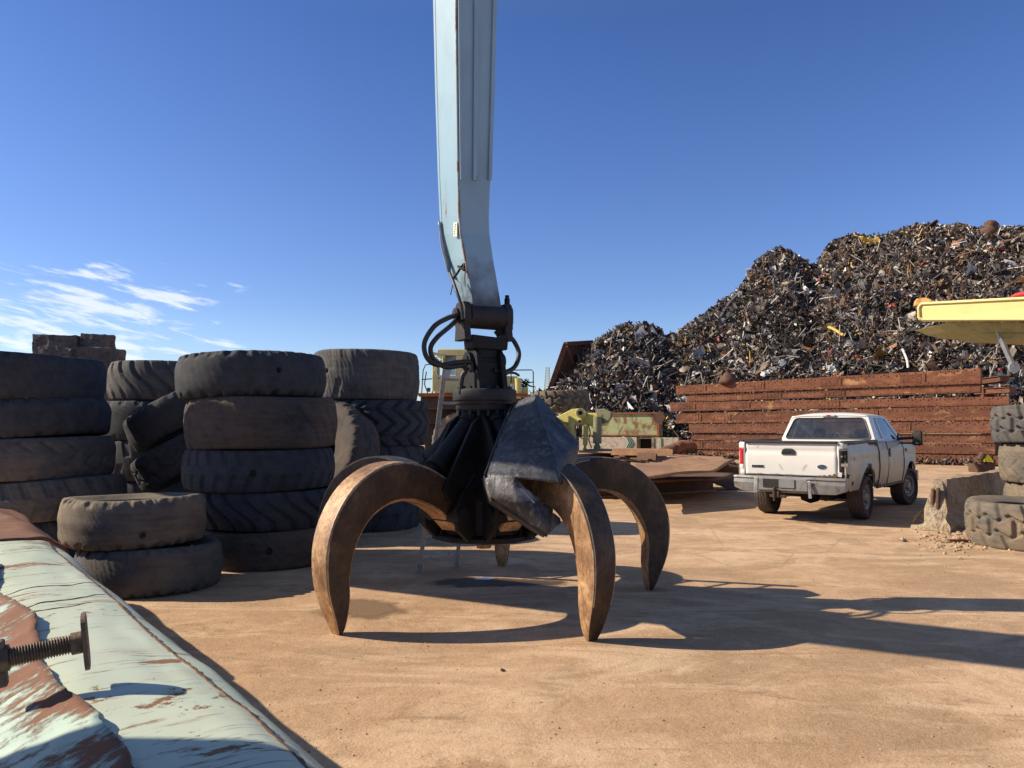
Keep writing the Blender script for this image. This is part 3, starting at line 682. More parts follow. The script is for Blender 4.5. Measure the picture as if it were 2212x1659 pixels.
# ragged weld seam
b = MB()
pts = [];
b.grid(lambda u, v: cylp(R_(24) + (v - .5) * (.034 + .03 * nz((u * 37, 1, 2)) + .016 * nz((u * 130, 4, 2))) + .012 * nz((u * 21, 8, 2)), .72 + 5.3 * u, Rt + .002 + .005 * nz((u * 160, v * 3, 7))), 420, 3)
sm = b.build('weld_seam', MAT['crack'], t, world=False, solid=.006)
b = MB(); b.grid(lambda u, v: cylp(R_(-35) + R_(290) * v, 6.0 + 2.6 * u, Rt + .012, .012), 40, 60)
b.build('rusted_end', MAT['brown_rust'], t, world=False, solid=.012)
b = MB(); b.cyl((0, 8.55, zc), (0, 8.6, zc), Rt, n=40); b.build('end_cap', MAT['brown_rust'], t, world=False)
# long cracks in the paint, running round the shell
for (s0, a0, a1, sk, r) in ((4.15, -18, 23, .10, .0022), (3.72, -20, 22, .22, .0026), (3.62, -20, 10, .12, .002)):
    b = MB(); pts = []
    for k in range(25):
        f = k / 24; a = a0 + (a1 - a0) * f; s_ = s0 + sk * f + .03 * nz((f * 4, s0, 1)) + .012 * nz((f * 14, s0, 3))
        pts.append(cylp(R_(a), s_, Rt + .001))
    b.tube(pts, [r * (.25 + abs(math.sin(k * .7 + s0)) * .9) * math.sin(math.pi * (k + .5) / 25) + .0008 for k in range(25)], 5)
    b.build('paint_crack', MAT['crack'], t, world=False)
# torn plate lying over the crest
def tornx(s): return -.155 + .045 * nz((s * 1.3, 5, 1)) + .010 * nz((s * 5, 2, 1)) + .006 * nz((s * 13, 2, 9)) + .004 * nz((s * 34, 2, 9)) + (.06 * max(0, 1 - abs(s - 1.9) / .7))
def plate(u, v):
    s = .7 + 4.45 * u + .06 * nz((v * 5, 3, 2)) * (u > .97)
    x = -1.15 + (tornx(s) + 1.15) * v
    base = Rt + .012 - .10 * min(1, abs(x) / .36) ** 2 if x > -.36 else Rt - .088 - (-.36 - x) * .28
    z = zc + base + .030 * v ** 10 + .020 * nz((x * 3, s * 1.7, 4)) + .006 * nz((x * 12, s * 8, 4))
    return V((x, s, max(z, .25)))
b = MB(); b.grid(plate, 420, 50); b.build('torn_plate', MAT['torn'], t, world=False, solid=.014)
b = MB(); b.box((-.75, 2.9, .16), (.6, 4.2, .32)); b.build('cradle', MAT['brown_rust'], t, world=False, bevel=.02)

# ------------------------------------------------------------------ threaded jack screw with foot plate
foot = at(185, 1385, 2.23)
d = (V((-.86, -.44, -.11))).normalized()
u, w_, _ = frame(d)
t = thing('jack_screw', 'dark threaded jack screw with a round-cornered foot plate lying on the mint tank', 'jack screw', tuple(foot))
bm = bmesh.new()
def loop(pts, z):
    vs = [bm.verts.new(foot + u2 * x + w2 * y + d * z) for x, y in pts]
    return [bm.edges.new((vs[i], vs[(i + 1) % len(vs)])) for i in range(len(vs))]
w2 = V((0, 0, 1)) - d * d.z; w2.normalize(); u2 = w2.cross(d).normalized()
def rrect(a, c, r, cx=0, cy=0):
    o_ = []
    for qx, qy, s0 in ((a - r, c - r, 0), (-a + r, c - r, 90), (-a + r, -c + r, 180), (a - r, -c + r, 270)):
        for k in range(6): o_.append((cx + qx + r * math.cos(R_(s0 + 18 * k)), cy + qy + r * math.sin(R_(s0 + 18 * k))))
    return o_
E_ = loop(rrect(.052, .078, .035), 0)
for cx, cy, a, c in ((-.036, .045, .008, .006), (.036, .045, .008, .006), (-.036, -.045, .008, .006), (.036, -.045, .008, .006), (.044, 0, .004, .004), (-.044, 0, .004, .004)):
    E_ += loop([(cx + a * math.cos(k * math.pi / 4), cy + c * math.sin(k * math.pi / 4)) for k in range(8)][::-1], 0)
bmesh.ops.triangle_fill(bm, edges=E_, use_beauty=True)
for v in bm.verts: v.co = v.co - foot
me = bpy.data.meshes.new('foot_plate'); bm.to_mesh(me); bm.free(); me.materials.append(MAT['screw'])
o = bpy.data.objects.new('foot_plate', me); COL.objects.link(o); o.parent = t
md = o.modifiers.new('solid', 'SOLIDIFY'); md.thickness = .012; md.offset = 0
b = MB(); N_ = 14; turns = 22; Ls = .155; vs = []; m = 16
for i in range(turns * N_ + 1):
    a = 2 * math.pi * i / N_; z = .035 + Ls * i / (turns * N_)
    for k, (rr, dz) in enumerate(((.021, -.45), (.0265, -.1), (.0265, .1), (.021, .45))):
        vs.append(foot + d * (z + dz * Ls / turns) + (u * math.cos(a) + w_ * math.sin(a)) * rr)
fs = [(i * 4 + k, (i + 1) * 4 + k, (i + 1) * 4 + k + 1, i * 4 + k + 1) for i in range(turns * N_) for k in range(3)]
b.add(vs, fs, 0, True); b.cyl(foot + d * .03, foot + d * .23, .0212, n=16)
b.build('threaded_rod', MAT['screw'], t)
b = MB(); b.cyl(foot + d * .008, foot + d * .036, .031, n=20); b.build('collar', MAT['screw'], t, bevel=.002)
b = MB(); p = foot + d * .185; b.cyl(p, p + d * .03, .038, n=6, smooth=False); b.build('nut', MAT['screw'], t, bevel=.004)
b = MB(); q = foot + d * .208; b.bar(q - w2 * .075, q + w2 * .052, .040, .030, up=d); b.build('handle', MAT['screw'], t, bevel=.006)

# ------------------------------------------------------------------ ladder behind the grapple
bl = gnd(906, 1235); br = gnd(985, 1226)
tl = at(962, 790, 8.02); side = (br - bl)
tr = tl + side * .92
t = thing('ladder', 'narrow worn metal ladder leaning behind the grapple hub', 'ladder', tuple((bl + br) / 2))
for a, c in ((bl, tl), (br, tr)):
    b = MB(); b.bar(a, c, .045, .075, up=(0, 1, .2)); b.build('rail', MAT['ladder'], t, bevel=.004)
    b = MB(); b.box(a + V((0, 0, .012)), (.075, .075, .024)); b.build('foot', MAT['ladder'], t, bevel=.004)
for k in range(9):
    f = .075 + k * .108
    if k in (2,): continue
    b = MB(); b.bar(bl.lerp(tl, f), br.lerp(tr, f), .035, .028); b.build('rung', MAT['ladder'], t, bevel=.003)
b = MB(); q = bl.lerp(tl, .985); b.box(q + V((.035, -.04, -.02)), (.065, .004, .16), Matrix.Rotation(.25, 3, 'Y')); b.build('tag_plate', MAT['galv'], t)

# ------------------------------------------------------------------ grapple
GC = V((-.27, 7.50, 0)); AZ0 = 301
t = thing('grapple', 'big dirty orange peel grapple standing on its claws under the pale blue stick', 'grapple', tuple(GC))
def cyl3(r, tt, z, az):
    a = R_(az); return GC + V((math.cos(a), math.sin(a), 0)) * r + V((-math.sin(a), math.cos(a), 0)) * tt + V((0, 0, z))
OUT = [(.42, 1.02), (.62, 1.19), (.95, 1.335), (1.30, 1.35), (1.60, 1.22), (1.80, 1.0), (1.905, .72), (1.895, .40), (1.80, .13), (1.745, 0.0)]
INN = [(.48, .70), (.72, .90), (1.0, 1.01), (1.25, 1.01), (1.465, .905), (1.605, .71), (1.665, .48), (1.66, .26), (1.68, .08), (1.70, 0.0)]
HW = [.13, .13, .13, .125, .12, .115, .11, .10, .075, .045]
def claw(az, prot=0.0):
    n = 44
    o_ = catmull([(r, 0, z) for r, z in OUT], n); i_ = catmull([(r, 0, z) for r, z in INN], n); h_ = catmull([(h, 0, 0) for h in HW], n)
    secs = []
    for k in range(n + 1):
        O, I, h = o_[k], i_[k], h_[k].x
        A = lambda f, tt: cyl3(O.x + (I.x - O.x) * f, tt * h, O.z + (I.z - O.z) * f, az)
        secs.append([A(.0, -.90), A(-.008, 0), A(.0, .90), A(.05, 1), A(.62, 1), A(.93, .88), A(1, .74), A(1.0, 0), A(1, -.74), A(.93, -.88), A(.62, -1), A(.05, -1)])
    b = MB(); b.loft(secs, 0, False)
    for q in range(len(b.f)):
        if q < 12 * n:
            s_ = q % 12
            if s_ in (3, 4): b.m[q] = 1  # side faces take the shade-darkened steel
            elif s_ in (9, 10) and az != AZ0: b.m[q] = 1
            elif s_ in (0, 1, 2, 11) and az in (AZ0, AZ0 + 72): b.m[q] = 1
    c = b.build('claw', [MAT['claw'], MAT['claw_shaded'], MAT['worn_edge']], t, bevel=.007)
    c.modifiers['bevel'].material = 2; c.modifiers['bevel'].angle_limit = R_(38)
    for p_ in c.data.polygons: p_.use_smooth = True
    md = c.modifiers.new('split', 'EDGE_SPLIT'); md.split_angle = R_(28)
    return c
for k in range(5):
    az = AZ0 + 72 * k
    c = claw(az)
    # hinge ears + pin at the root of each claw
    b = MB()
    for tt in (-.215, .215):
        poly = [(.20, .64), (.46, .61), (.60, .73), (.63, .92), (.53, 1.07), (.32, 1.13), (.20, 1.1)]
        e = R_(az); b.prism(poly, cyl3(0, tt, 0, az), (math.cos(e), math.sin(e), 0), (0, 0, 1), .045)
    b.cyl(cyl3(.55, -.26, .86, az), cyl3(.55, .26, .86, az), .075, n=16)
    b.build('claw_hinge', MAT['grease'], t, bevel=.008)
    # ram between flanking plates
    b = MB()
    b.cyl(cyl3(.20, 0, 1.74, az), cyl3(.66, 0, 1.30, az), .08, n=20); b.cyl(cyl3(.19, 0, 1.75, az), cyl3(.25, 0, 1.69, az), .095, n=20)
    b.cyl(cyl3(.62, 0, 1.34, az), cyl3(.67, 0, 1.29, az), .093, n=20); b.cyl(cyl3(.66, 0, 1.30, az), cyl3(.84, 0, 1.13, az), .05, n=14)
    b.cyl(cyl3(.84, -.12, 1.17, az), cyl3(.84, .12, 1.17, az), .07, n=14)
    b.build('hydraulic_ram', MAT['grease'], t)
    b = MB(); e = R_(az)
    for tt in (-.15, .15):
        b.prism([(.10, 1.76), (.22, 1.785), (.33, 1.70), (.71, 1.10), (.64, .98), (.40, 1.12), (.10, 1.55)], cyl3(0, tt, 0, az), (math.cos(e), math.sin(e), 0), (0, 0, 1), .035)
    b.build('ram_bracket', MAT['grease'], t, bevel=.006)
# hub
b = MB(); H5 = GC
b.lathe([(.0, 1.80), (.2, 1.80), (.2, 1.76), (.16, 1.70), (.16, 1.2), (.24, 1.1), (.40, 1.05), (.46, .98), (.46, .66), (.42, .60), (0, .60)], GC, (0, 0, 1), 10, smooth=False)
b.build('hub', MAT['grease'], t, bevel=.012)
b = MB()
for k in range(10):
    a = R_(36 * k + 18 + AZ0); d_ = V((math.cos(a), math.sin(a), 0)); b.bar(GC + d_ * .45 + V((0, 0, .60)), GC + d_ * .455 + V((0, 0, 1.0)), .03, .05, up=d_)
b.lathe([(.49, .585), (.52, .60), (.52, .635), (.49, .65), (.42, .65), (.42, .585)], GC, (0, 0, 1), 10, smooth=False, closed=True)
b.build('hub_skirt', MAT['grease'], t, bevel=.004)
b = MB(); b.cyl(GC + V((.0, -.1, .60)), GC + V((.0, -.1, .50)), .07, n=12); b.build('drain_stub', MAT['claw'], t, bevel=.01)
b = MB()
b.lathe([(0, 2.03), (.30, 2.03), (.315, 2.02), (.315, 1.92), (.30, 1.91), (.30, 1.88), (.285, 1.88), (.285, 1.83), (.20, 1.79), (.20, 1.70), (0, 1.7)], GC, (0, 0, 1), 40)
for k in range(18):
    a = 2 * math.pi * k / 18; q = GC + V((math.cos(a) * .262, math.sin(a) * .262, 1.77)); b.cyl(q, q + V((0, 0, .07)), .018, n=6)
for k in range(18):
    a = 2 * math.pi * k / 18; q = GC + V((math.cos(a) * .255, math.sin(a) * .255, 2.03)); b.cyl(q, q + V((0, 0, .028)), .018, n=6)
b.build('rotator_flange', MAT['grease_grey'], t, bevel=.005)
# upper yoke; fx = along the pin, turned like the stick
YA = R_(30)
fx = V((math.cos(YA), math.sin(YA), 0)); fy = V((-math.sin(YA), math.cos(YA), 0)); zz = V((0, 0, 1))
PC = at(1046, 690, 7.45)                   # pin centre on the stick axis
YC = V((PC.x, PC.y, 0)) * .5 + V((GC.x, GC.y, 0)) * .5
b = MB()
for sgn in (-1, 1):
    poly = [(-.20, 2.03), (.20, 2.03), (.17, 2.18), (.135, 2.36), (.06, 2.44), (-.06, 2.44), (-.135, 2.36), (-.17, 2.18)]
    b.prism(poly, YC + fx * (.13 * sgn), fy, zz, .055)
b.cyl(YC - fx * .2 + zz * 2.31, YC + fx * .2 + zz * 2.31, .085, n=22); b.cyl(YC - fx * .215 + zz * 2.31, YC + fx * .215 + zz * 2.31, .05, n=18)
b.prism([(-.11, 2.03), (.11, 2.03), (.10, 2.3), (-.10, 2.3)], YC, fx, zz, .2)
b.build('lower_lugs', MAT['grease'], t, bevel=.008)
b = MB()
yk = V((PC.x, PC.y, 0))
b.prism([(-.19, 2.42), (.19, 2.42), (.20, 2.52), (.20, 2.535), (-.20, 2.555), (-.20, 2.52)], yk + fx * .02, fx, zz, .20)
b.prism([(-.10, 2.24), (.10, 2.24), (.14, 2.45), (-.14, 2.45)], yk * .5 + YC * .5, fx, zz, .13)
b.build('yoke_block', MAT['grease'], t, bevel=.01)
for sgn in (-1, 1):
    b = MB(); c_ = yk + fx * (.232 * sgn)
    poly = [(-.115, 2.50), (.115, 2.50), (.10, 2.63), (.115, 2.655), (.115, 2.80), (.08, 2.875), (-.07, 2.875), (-.115, 2.80), (-.115, 2.68), (-.09, 2.63)]
    if sgn > 0: poly = [(x, z + .01) for x, z in poly]
    b.prism(poly, c_, fy, zz, .075)
    b.build('yoke_cheek', MAT['grease_grey'], t, bevel=.008)
b = MB(); pz = 2.755
b.cyl(yk - fx * .325 + zz * pz, yk + fx * .30 + zz * pz, .058, n=24); b.cyl(yk - fx * .295 + zz * pz, yk - fx * .27 + zz * pz, .082, n=24); b.cyl(yk - fx * .332 + zz * pz, yk - fx * .32 + zz * pz, .036, n=8)
b.build('yoke_pin', MAT['grease_grey'], t, bevel=.004)
b = MB(); q = yk + fx * .26; b.cyl(q + zz * 2.86, q + zz * 2.95, .032, n=6, smooth=False); b.cyl(q + zz * 2.95, q + zz * 2.985, .022, n=8); b.box(q + fx * .02 + zz * 2.74, (.03, .12, .22), Matrix.Rotation(YA, 3, 'Z'))
b.build('locking_bolt', MAT['grease'], t, bevel=.004)
b = MB()
for k in range(14):
    q = yk + fx * .19 + zz * (2.60 + .03 * random.random()) + V((random.uniform(-.05, .05), random.uniform(-.06, .06), random.uniform(-.06, .07))); stone(b, q, random.uniform(.02, .05))
b.build('grease_lump', MAT['grease_grey'], t)
# hoses
def hose(pts, r, Y=None):
    b = MB(); P3 = [at(x, y, Y_) for x, y, Y_ in pts]
    b.tube(catmull(P3, 60), r, 10); return b.build('hose', MAT['hose'], t)
hose([(987, 680, 7.25), (965, 688, 7.05), (938, 705, 6.95), (917, 740, 6.95), (922, 772, 6.95), (945, 788, 7.05), (985, 783, 7.2), (1015, 782, 7.3), (1020, 800, 7.32)], .024)
hose([(989, 688, 7.3), (972, 705, 7.1), (945, 728, 7.0), (930, 752, 7.0), (938, 778, 7.05), (965, 793, 7.1), (998, 790, 7.25), (1006, 800, 7.3), (998, 815, 7.3), (994, 850, 7.3)], .024)
hose([(1096, 722, 7.65), (1112, 740, 7.7), (1121, 765, 7.7), (1112, 792, 7.6), (1090, 804, 7.5), (1066, 800, 7.4)], .024)
hose([(1000, 690, 7.15), (996, 660, 7.15), (985, 625, 7.2), (972, 590, 7.35)], .016)
# guard over the front right ram: torn steel hood
def patch(b, A, B_, C, D, nu, nv, k=.010, top=None):
    def fn(u, v):
        q = (A.lerp(B_, v)).lerp(D.lerp(C, v), u)
        return q + nzv(q * 3.2) * k + nzv(q * 9) * k * .35
    b.grid(fn, nu, nv)
TL = at(1110, 869, 7.22); TR = at(1153, 853, 7.05); TRR = at(1162, 853, 7.1); RS = at(1251, 958, 6.80); RB = at(1238, 1052, 6.50)
BM = at(1210, 1040, 6.02); LB = at(1049, 1026, 6.20); MD = at(1105, 1026, 6.12)
L2 = at(1064, 1080, 6.20); L3 = at(1182, 1157, 6.05); L4 = at(1211, 1128, 6.12)
sTL = at(1098, 876, 7.45); sLB = at(1040, 1036, 6.75); sL2 = at(1054, 1086, 6.72); sL3 = at(1170, 1160, 6.60)
b = MB()
def face1(u, v):
    top = TL.lerp(TR, v); bot = LB.lerp(BM, v)
    bot = bot + V((0, 0, .012 * nz((v * 14, 2, 2)) * (1 - v) * min(1, v * 6)))
    q = top.lerp(bot, u)
    q = q + V((.0, -1, .25)).normalized() * (.05 * math.sin(math.pi * v) * (.35 + .65 * u) + .02 * math.sin(math.pi * u))
    return q + nzv(q * 3.2) * .010 + nzv(q * 9) * .003 + V((0, -1, .3)) * (.010 * nz((v * 3, u * 22, 5)) * max(0, 1 - v) * min(1, (1 - u) * 5))
b.grid(face1, 60, 36)
def face2(u, v):
    q = TR.lerp(BM, u).lerp(TRR.lerp(RS, min(1, u * 1.25)) if u < .8 else RS.lerp(RB, (u - .8) / .2), v)
    e = 1 - v
    q = q + V((.0, -1, .25)).normalized() * (.02 * math.sin(math.pi * u))
    return q + nzv(q * 3.2) * .010 * 1 + nzv(q * 9) * .006
b.grid(face2, 60, 14)
def face3(u, v):
    M1 = face1(1, 14 / 36)
    top = face1(1, v * 2 * 14 / 36) if v <= .5 else M1.lerp(at(1196, 1108, 6.12), (v - .5) * 2) + V((.012 * nz((v * 18, 1, 5)), 0, .030 * nz((v * 13, 3, 5)))) * min(1, (v - .5) * 6)
    bot = L2.lerp(L3, v)
    q = top.lerp(bot, u)
    q = q + V((-.2, -1, -.15)).normalized() * (.05 * math.sin(math.pi * u))
    return q + nzv(q * 4) * .012 * min(1, u * 3)
b.grid(face3, 20, 28)
patch(b, L3, L4, at(1211, 1120, 6.15), at(1196, 1108, 6.12), 6, 6, .006)
def strip(a0, a1, c0, c1): b.grid(lambda u, v: (lambda q: q + nzv(q * 3.2) * .010 + nzv(q * 9) * .003)(a0.lerp(a1, u).lerp(c0.lerp(c1, u), v)), 24, 5)
strip(TL, LB, sTL, sLB); strip(LB, L2, sLB, sL2); strip(L2, L3, sL2, sL3)
for q in range(len(b.s)): b.s[q] = True
gd = b.build('ram_guard', MAT['guard'], t, solid=.022, weld=True)
# raised seam weld on the guard and curled torn flap
b = MB(); b.tube([TL.lerp(LB, k / 30) + nzv(TL.lerp(LB, k / 30) * 3.2) * .010 + V((-.004, -.012, 0)) for k in range(31)], .008, 6)
b.tube([LB.lerp(L2, k / 8) + V((-.004, -.014, 0)) for k in range(9)] + [L2.lerp(L3, k / 20) + V((-.002, -.014, -.004)) for k in range(1, 21)], .009, 6)
b.build('guard_seam', MAT['grease'], t)
b = MB()
def flap(u, v):
    a = at(1112 + 22 * v, 1040 + 12 * v, 6.10).lerp(at(1136 + 34 * v, 1068 + 44 * v, 6.10), u)
    return a + V((-.03, -.05, .02)) * math.sin(u * 2.4) * (.6 + .5 * nz((v * 5, u * 3, 1))) + nzv(a * 12) * .015
b.grid(flap, 10, 14); b.build('torn_flap', MAT['galv'], t, solid=.012)

# ------------------------------------------------------------------ pale blue stick
t = thing('boom_stick', 'tall pale blue steel stick of a material handler, rust along its edges', 'crane stick', (PC.x, PC.y, 0))
wf, wl_ = .42, .40
LV = [(692, (1001, 1026, 1082)), (660, (996, 1021, 1083)), (640, (990, 1019, 1080)), (600, (980, 1013, 1073)), (560, (970, 1006, 1066)), (505, (957, 996, 1058)), (467, (953.5, 993, 1057)), (390, (950, 990.5, 1060)), (200, (944, 988, 1066)), (0, (939.5, 986, 1071.5)), (-200, (935, 984, 1077)), (-420, (930, 982, 1083))]
def lean(y): return 7.28 - .00028 * max(0, 505 - y)
secs = []; info = []
th_ = R_(33)
for y, (xl, xe, xr) in LV:
    dE = lean(y)
    Ep = at(xe, y, dE); Rp = at(xr, y, dE + .36 * math.sin(th_) * (xr - xe) / 66); Lp = at(xl, y, dE + .42 * math.cos(th_))
    secs.append([Lp, Ep, Rp, Lp + Rp - Ep]); info.append((Lp, Ep, Rp))
b = MB(); b.loft(secs); b.build('stick_body', MAT['boom_nose'], t, bevel=.012)
# edge flange along the far left corner, weld strips on the shaded face
def seg(i0, i1, f): return [f(*info[i]) for i in range(i0, i1)]
b = MB(); out = []
for i in range(3, len(info)):
    L_, E_, R__ = info[i]; dl = (L_ - E_).normalized(); df = (R__ - E_).normalized()
    q = L_ + dl * .002
    out.append([q, q + dl * .045, q + dl * .045 + df * .03, q + df * .03])
b.loft(out); b.build('edge_flange', MAT['boom'], t, bevel=.004)
for f0, f1, ib in ((.02, .09, 7), (.42, .55, 7), (.90, 1.0, 7)):
    out = []
    for i in range(ib, len(info)):
        L_, E_, R__ = info[i]; df = (R__ - E_); nrm = df.cross(V((0, 0, 1))).normalized()
        if nrm.y > 0: nrm = -nrm
        out.append([E_ + df * f0 + nrm * .004, E_ + df * f0 + nrm * .024, E_ + df * f1 + nrm * .024, E_ + df * f1 + nrm * .004])
    b = MB(); b.loft(out); b.build('weld_strip', MAT['boom'], t, bevel=.004)
out = []
b = MB()
for i in range(3, len(info)):
    L_, E_, R__ = info[i]; out.append(E_ + (L_ - E_).normalized() * .006 + (E_ - R__).normalized() * .002)
b.tube(out, .012, 6); b.build('rusty_edge', MAT['boom_edge'], t)
# nose boss round the pin
b = MB(); b.cyl(yk - fx * .19 + zz * (pz - .005), yk + fx * .19 + zz * (pz - .005), .125, n=26); b.build('pin_boss', MAT['grease_grey'], t, bevel=.006)
# notice plate, bent bracket and loose sheet on the lit side
Lq, Eq, Rq = info[5]
dl = (Lq - Eq).normalized(); nl = dl.cross(V((0, 0, 1))).normalized()
if nl.x > 0: nl = -nl
b = MB(); q = at(985.5, 496, lean(496) + .07)
q0 = q
b.prism([(-.042, -.07), (.042, -.07), (.042, .07), (-.042, .07)], q + nl * .010, dl, zz, .004); st = b.build('notice_plate', m_plain('notice_plate', (.66, .62, .48), .5, 0, .1, 14), t)
b = MB()
for k in range(5):
    o0 = q + nl * .0135 + dl * random.uniform(-.02, .02) + zz * (.045 - k * .022)
    b.tube([o0 + dl * (-.012), o0 + zz * .008, o0 + dl * .010 - zz * .004], .0022, 4)

PM[st.name] = PM[t.name]
s2 = b.build('scrawl', MAT['black'], st); s2.parent = st
b = MB(); b.tube(catmull([at(978, 602, 7.42), at(988, 590, 7.38), at(996, 577, 7.33), at(1003, 570, 7.3), at(1002, 580, 7.3)], 16), .012, 6); b.bar(at(990, 575, 7.32), at(1003, 584, 7.28), .03, .02); b.build('bent_bracket', MAT['grease'], t)
b = MB()
P_ = [(948, 478, 7.62), (950, 520, 7.62), (957, 555, 7.6), (966, 585, 7.56), (979, 602, 7.52)]
def sheet(u, v):
    q = catmull([at(x, y, Y) for x, y, Y in P_], 20)[int(round(u * 20))]
    return q + V((.05 + .03 * math.sin(u * 5), .06, 0)) * v + nzv(q * 7) * .012
b.grid(sheet, 20, 4); b.build('loose_sheet', MAT['galv'], t, solid=.008)
b = MB(); b.tube(catmull([at(981, 600, 7.5), at(978, 615, 7.5), at(973, 637, 7.5)], 8), .006, 5); b.build('loose_wire', MAT['hose'], t)

# ------------------------------------------------------------------ out-of-frame boom and added shade blocker whose shadows fall into view
t = thing('crane_boom', 'inclined steel boom of a neighbouring crane standing left of the view', 'crane boom', (-11.9, 13.3, 0))
A0 = V((-11.9, 13.98, -.1)); A1 = V((-3.9, 4.88, 7.45)); dd = (A1 - A0).normalized()
b = MB()
wv = SUN.cross(dd).normalized(); 
for o_ in (-1, 1):
    pass
b.bar(A0 + V((.0, .0, 0)), A1, .9, 1.05, up=SUN); b.build('boom_box', MAT['boom'], t, bevel=.02)
b = MB(); b.box((-11.9, 13.6, .9), (2.2, 2.2, 1.8)); b.box((-11.9, 13.6, 1.9), (1.2, 1.4, .6)); b.build('boom_foot', MAT['grease_grey'], t, bevel=.05)
t = thing('shade_blocker', 'tall unseen block added left of the view to shade the mint tank', 'blocker', (-4.4, 1.0, 0))
b = MB(); b.box((-4.4, .30, 1.9), (2.0, 3.5, 3.8)); b.build('blocker_body', MAT['plate_dark'], t, bevel=.04)  # unseen block added only to shade the near end of the tank
b = MB()
for k in range(5): b.box((-3.37, -1.25 + .75 * k, 1.9), (.06, .1, 3.6))
b.build('blocker_rib', MAT['plate_dark'], t, bevel=.01)
# ------------------------------------------------------------------ pickup truck (local x forward, y left, z up; origin under the rear axle)
TX, TY, TYAW = 5.69, 14.45, R_(51)
t = thing('pickup_truck', 'dented white extended cab pickup with rusty wheel arches parked facing away', 'pickup truck', (TX, TY, 0), TYAW)
WB = 3.45
def BT(b, name, m, parent=None, **k):
    if parent is None or parent is t: return b.build(name, m, t, world=False, **k)
    o = b.build(name, m, None, **k); o.parent = parent; return o
def yo(z, x=0):
    tab = [(.45, .90), (.55, .925), (.68, .955), (.82, .978), (1.0, .984), (1.12, .972), (1.18, .980), (1.30, .95), (1.38, .935), (1.45, .925)]
    for (a, p), (c, q) in zip(tab, tab[1:]):
        if z <= c: y = p + (q - p) * max(0, (z - a)) / (c - a); break
    else: y = tab[-1][1]
    if x > 3.9: y -= (x - 3.9) ** 2 * .35
    if x < -1.0: y -= (-1.0 - x) ** 2 * .9
    return y
def arch(x, c, r=.50, zc_=.44):
    d = abs(x - c)
    return zc_ + math.sqrt(max(0, r * r - d * d)) if d < r else 0
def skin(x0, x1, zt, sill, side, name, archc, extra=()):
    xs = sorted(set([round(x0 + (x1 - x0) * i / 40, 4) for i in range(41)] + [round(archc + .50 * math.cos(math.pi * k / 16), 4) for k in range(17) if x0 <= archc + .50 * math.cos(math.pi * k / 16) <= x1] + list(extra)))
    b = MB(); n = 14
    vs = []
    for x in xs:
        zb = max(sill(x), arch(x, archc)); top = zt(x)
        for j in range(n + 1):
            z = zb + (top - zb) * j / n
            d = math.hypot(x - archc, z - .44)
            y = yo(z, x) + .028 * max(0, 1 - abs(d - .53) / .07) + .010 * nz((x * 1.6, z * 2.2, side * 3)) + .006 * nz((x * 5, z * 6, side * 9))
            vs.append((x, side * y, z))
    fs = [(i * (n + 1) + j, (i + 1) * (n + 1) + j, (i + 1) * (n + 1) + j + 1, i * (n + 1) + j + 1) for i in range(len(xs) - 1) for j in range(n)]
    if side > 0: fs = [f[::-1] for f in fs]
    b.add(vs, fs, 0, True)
    return BT(b, name, MAT['shaded_dusty_white'], recalc=False, solid=.03)
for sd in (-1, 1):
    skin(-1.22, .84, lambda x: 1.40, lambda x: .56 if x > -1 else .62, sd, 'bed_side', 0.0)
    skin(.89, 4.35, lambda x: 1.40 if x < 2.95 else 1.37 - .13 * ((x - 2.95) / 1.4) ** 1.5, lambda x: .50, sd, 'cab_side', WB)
# bed interior, tailgate
b = MB()
b.box((-.18, 0, .86), (2.0, 1.78, .06)); b.box((.80, 0, 1.12), (.05, 1.8, .54)); b.box((-.18, .80, 1.02), (1.9, .06, .36)); b.box((-.18, -.80, 1.02), (1.9, .06, .36))
BT(b, 'truck_bed', MAT['bumper'])
b = MB()
for sd in (-1, 1): b.bar((-1.21, sd * .908, 1.410), (.84, sd * .908, 1.410), .108, .045)
BT(b, 'bed_rail', MAT['black_plastic'], bevel=.008)
tg = MB()
def tgate(u, v):
    y = -.80 + 1.60 * v; z = .82 + .575 * u
    x = -1.235 + .016 * math.exp(-((z - 1.25) / .05) ** 2) - .012 * math.exp(-((z - 1.05) / .2) ** 2) + .006 * nz((y * 2, z * 3, 4)) + .010 * max(0, (z - 1.3) / .1)
    return V((x, y, z))
tg.grid(tgate, 24, 30)
g = BT(tg, 'tailgate', MAT['white_paint'], recalc=False, solid=.05)
b = MB(); b.box((-1.222, 0, 1.405), (.10, 1.61, .042)); BT(b, 'tailgate_cap', MAT['black_plastic'], g, bevel=.008)
b = MB(); b.prism([(-.115, -.05), (.115, -.05), (.118, -.01), (.09, .045), (.05, .058), (-.05, .058), (-.09, .045), (-.118, -.01)], (-1.248, .02, 1.235), (0, -1, 0), (0, 0, 1), .03)
h = BT(b, 'tailgate_handle', MAT['black_plastic'], g, bevel=.006)
b = MB(); b.box((-1.268, .045, 1.238), (.006, .12, .032)); BT(b, 'handle_recess', MAT['black'], h)
h.location = (0, 0, 0)
b = MB(); b.cyl((-1.2445, -.555, .985), (-1.2545, -.555, .985), .04, n=28)
for i, q in enumerate(b.v): b.v[i] = (q[0], -.555 + (q[1] + .555) * 1.95, q[2])
em = BT(b, 'oval_emblem', MAT['chrome'], g, bevel=.003)
b = MB(); b.cyl((-1.2545, -.555, .985), (-1.2585, -.555, .985), .034, n=28)
for i, q in enumerate(b.v): b.v[i] = (q[0], -.555 + (q[1] + .555) * 2.0, q[2])
BT(b, 'emblem_face', m_plain('emblem_blue', (.03, .055, .16), .3, 0, .1), em)
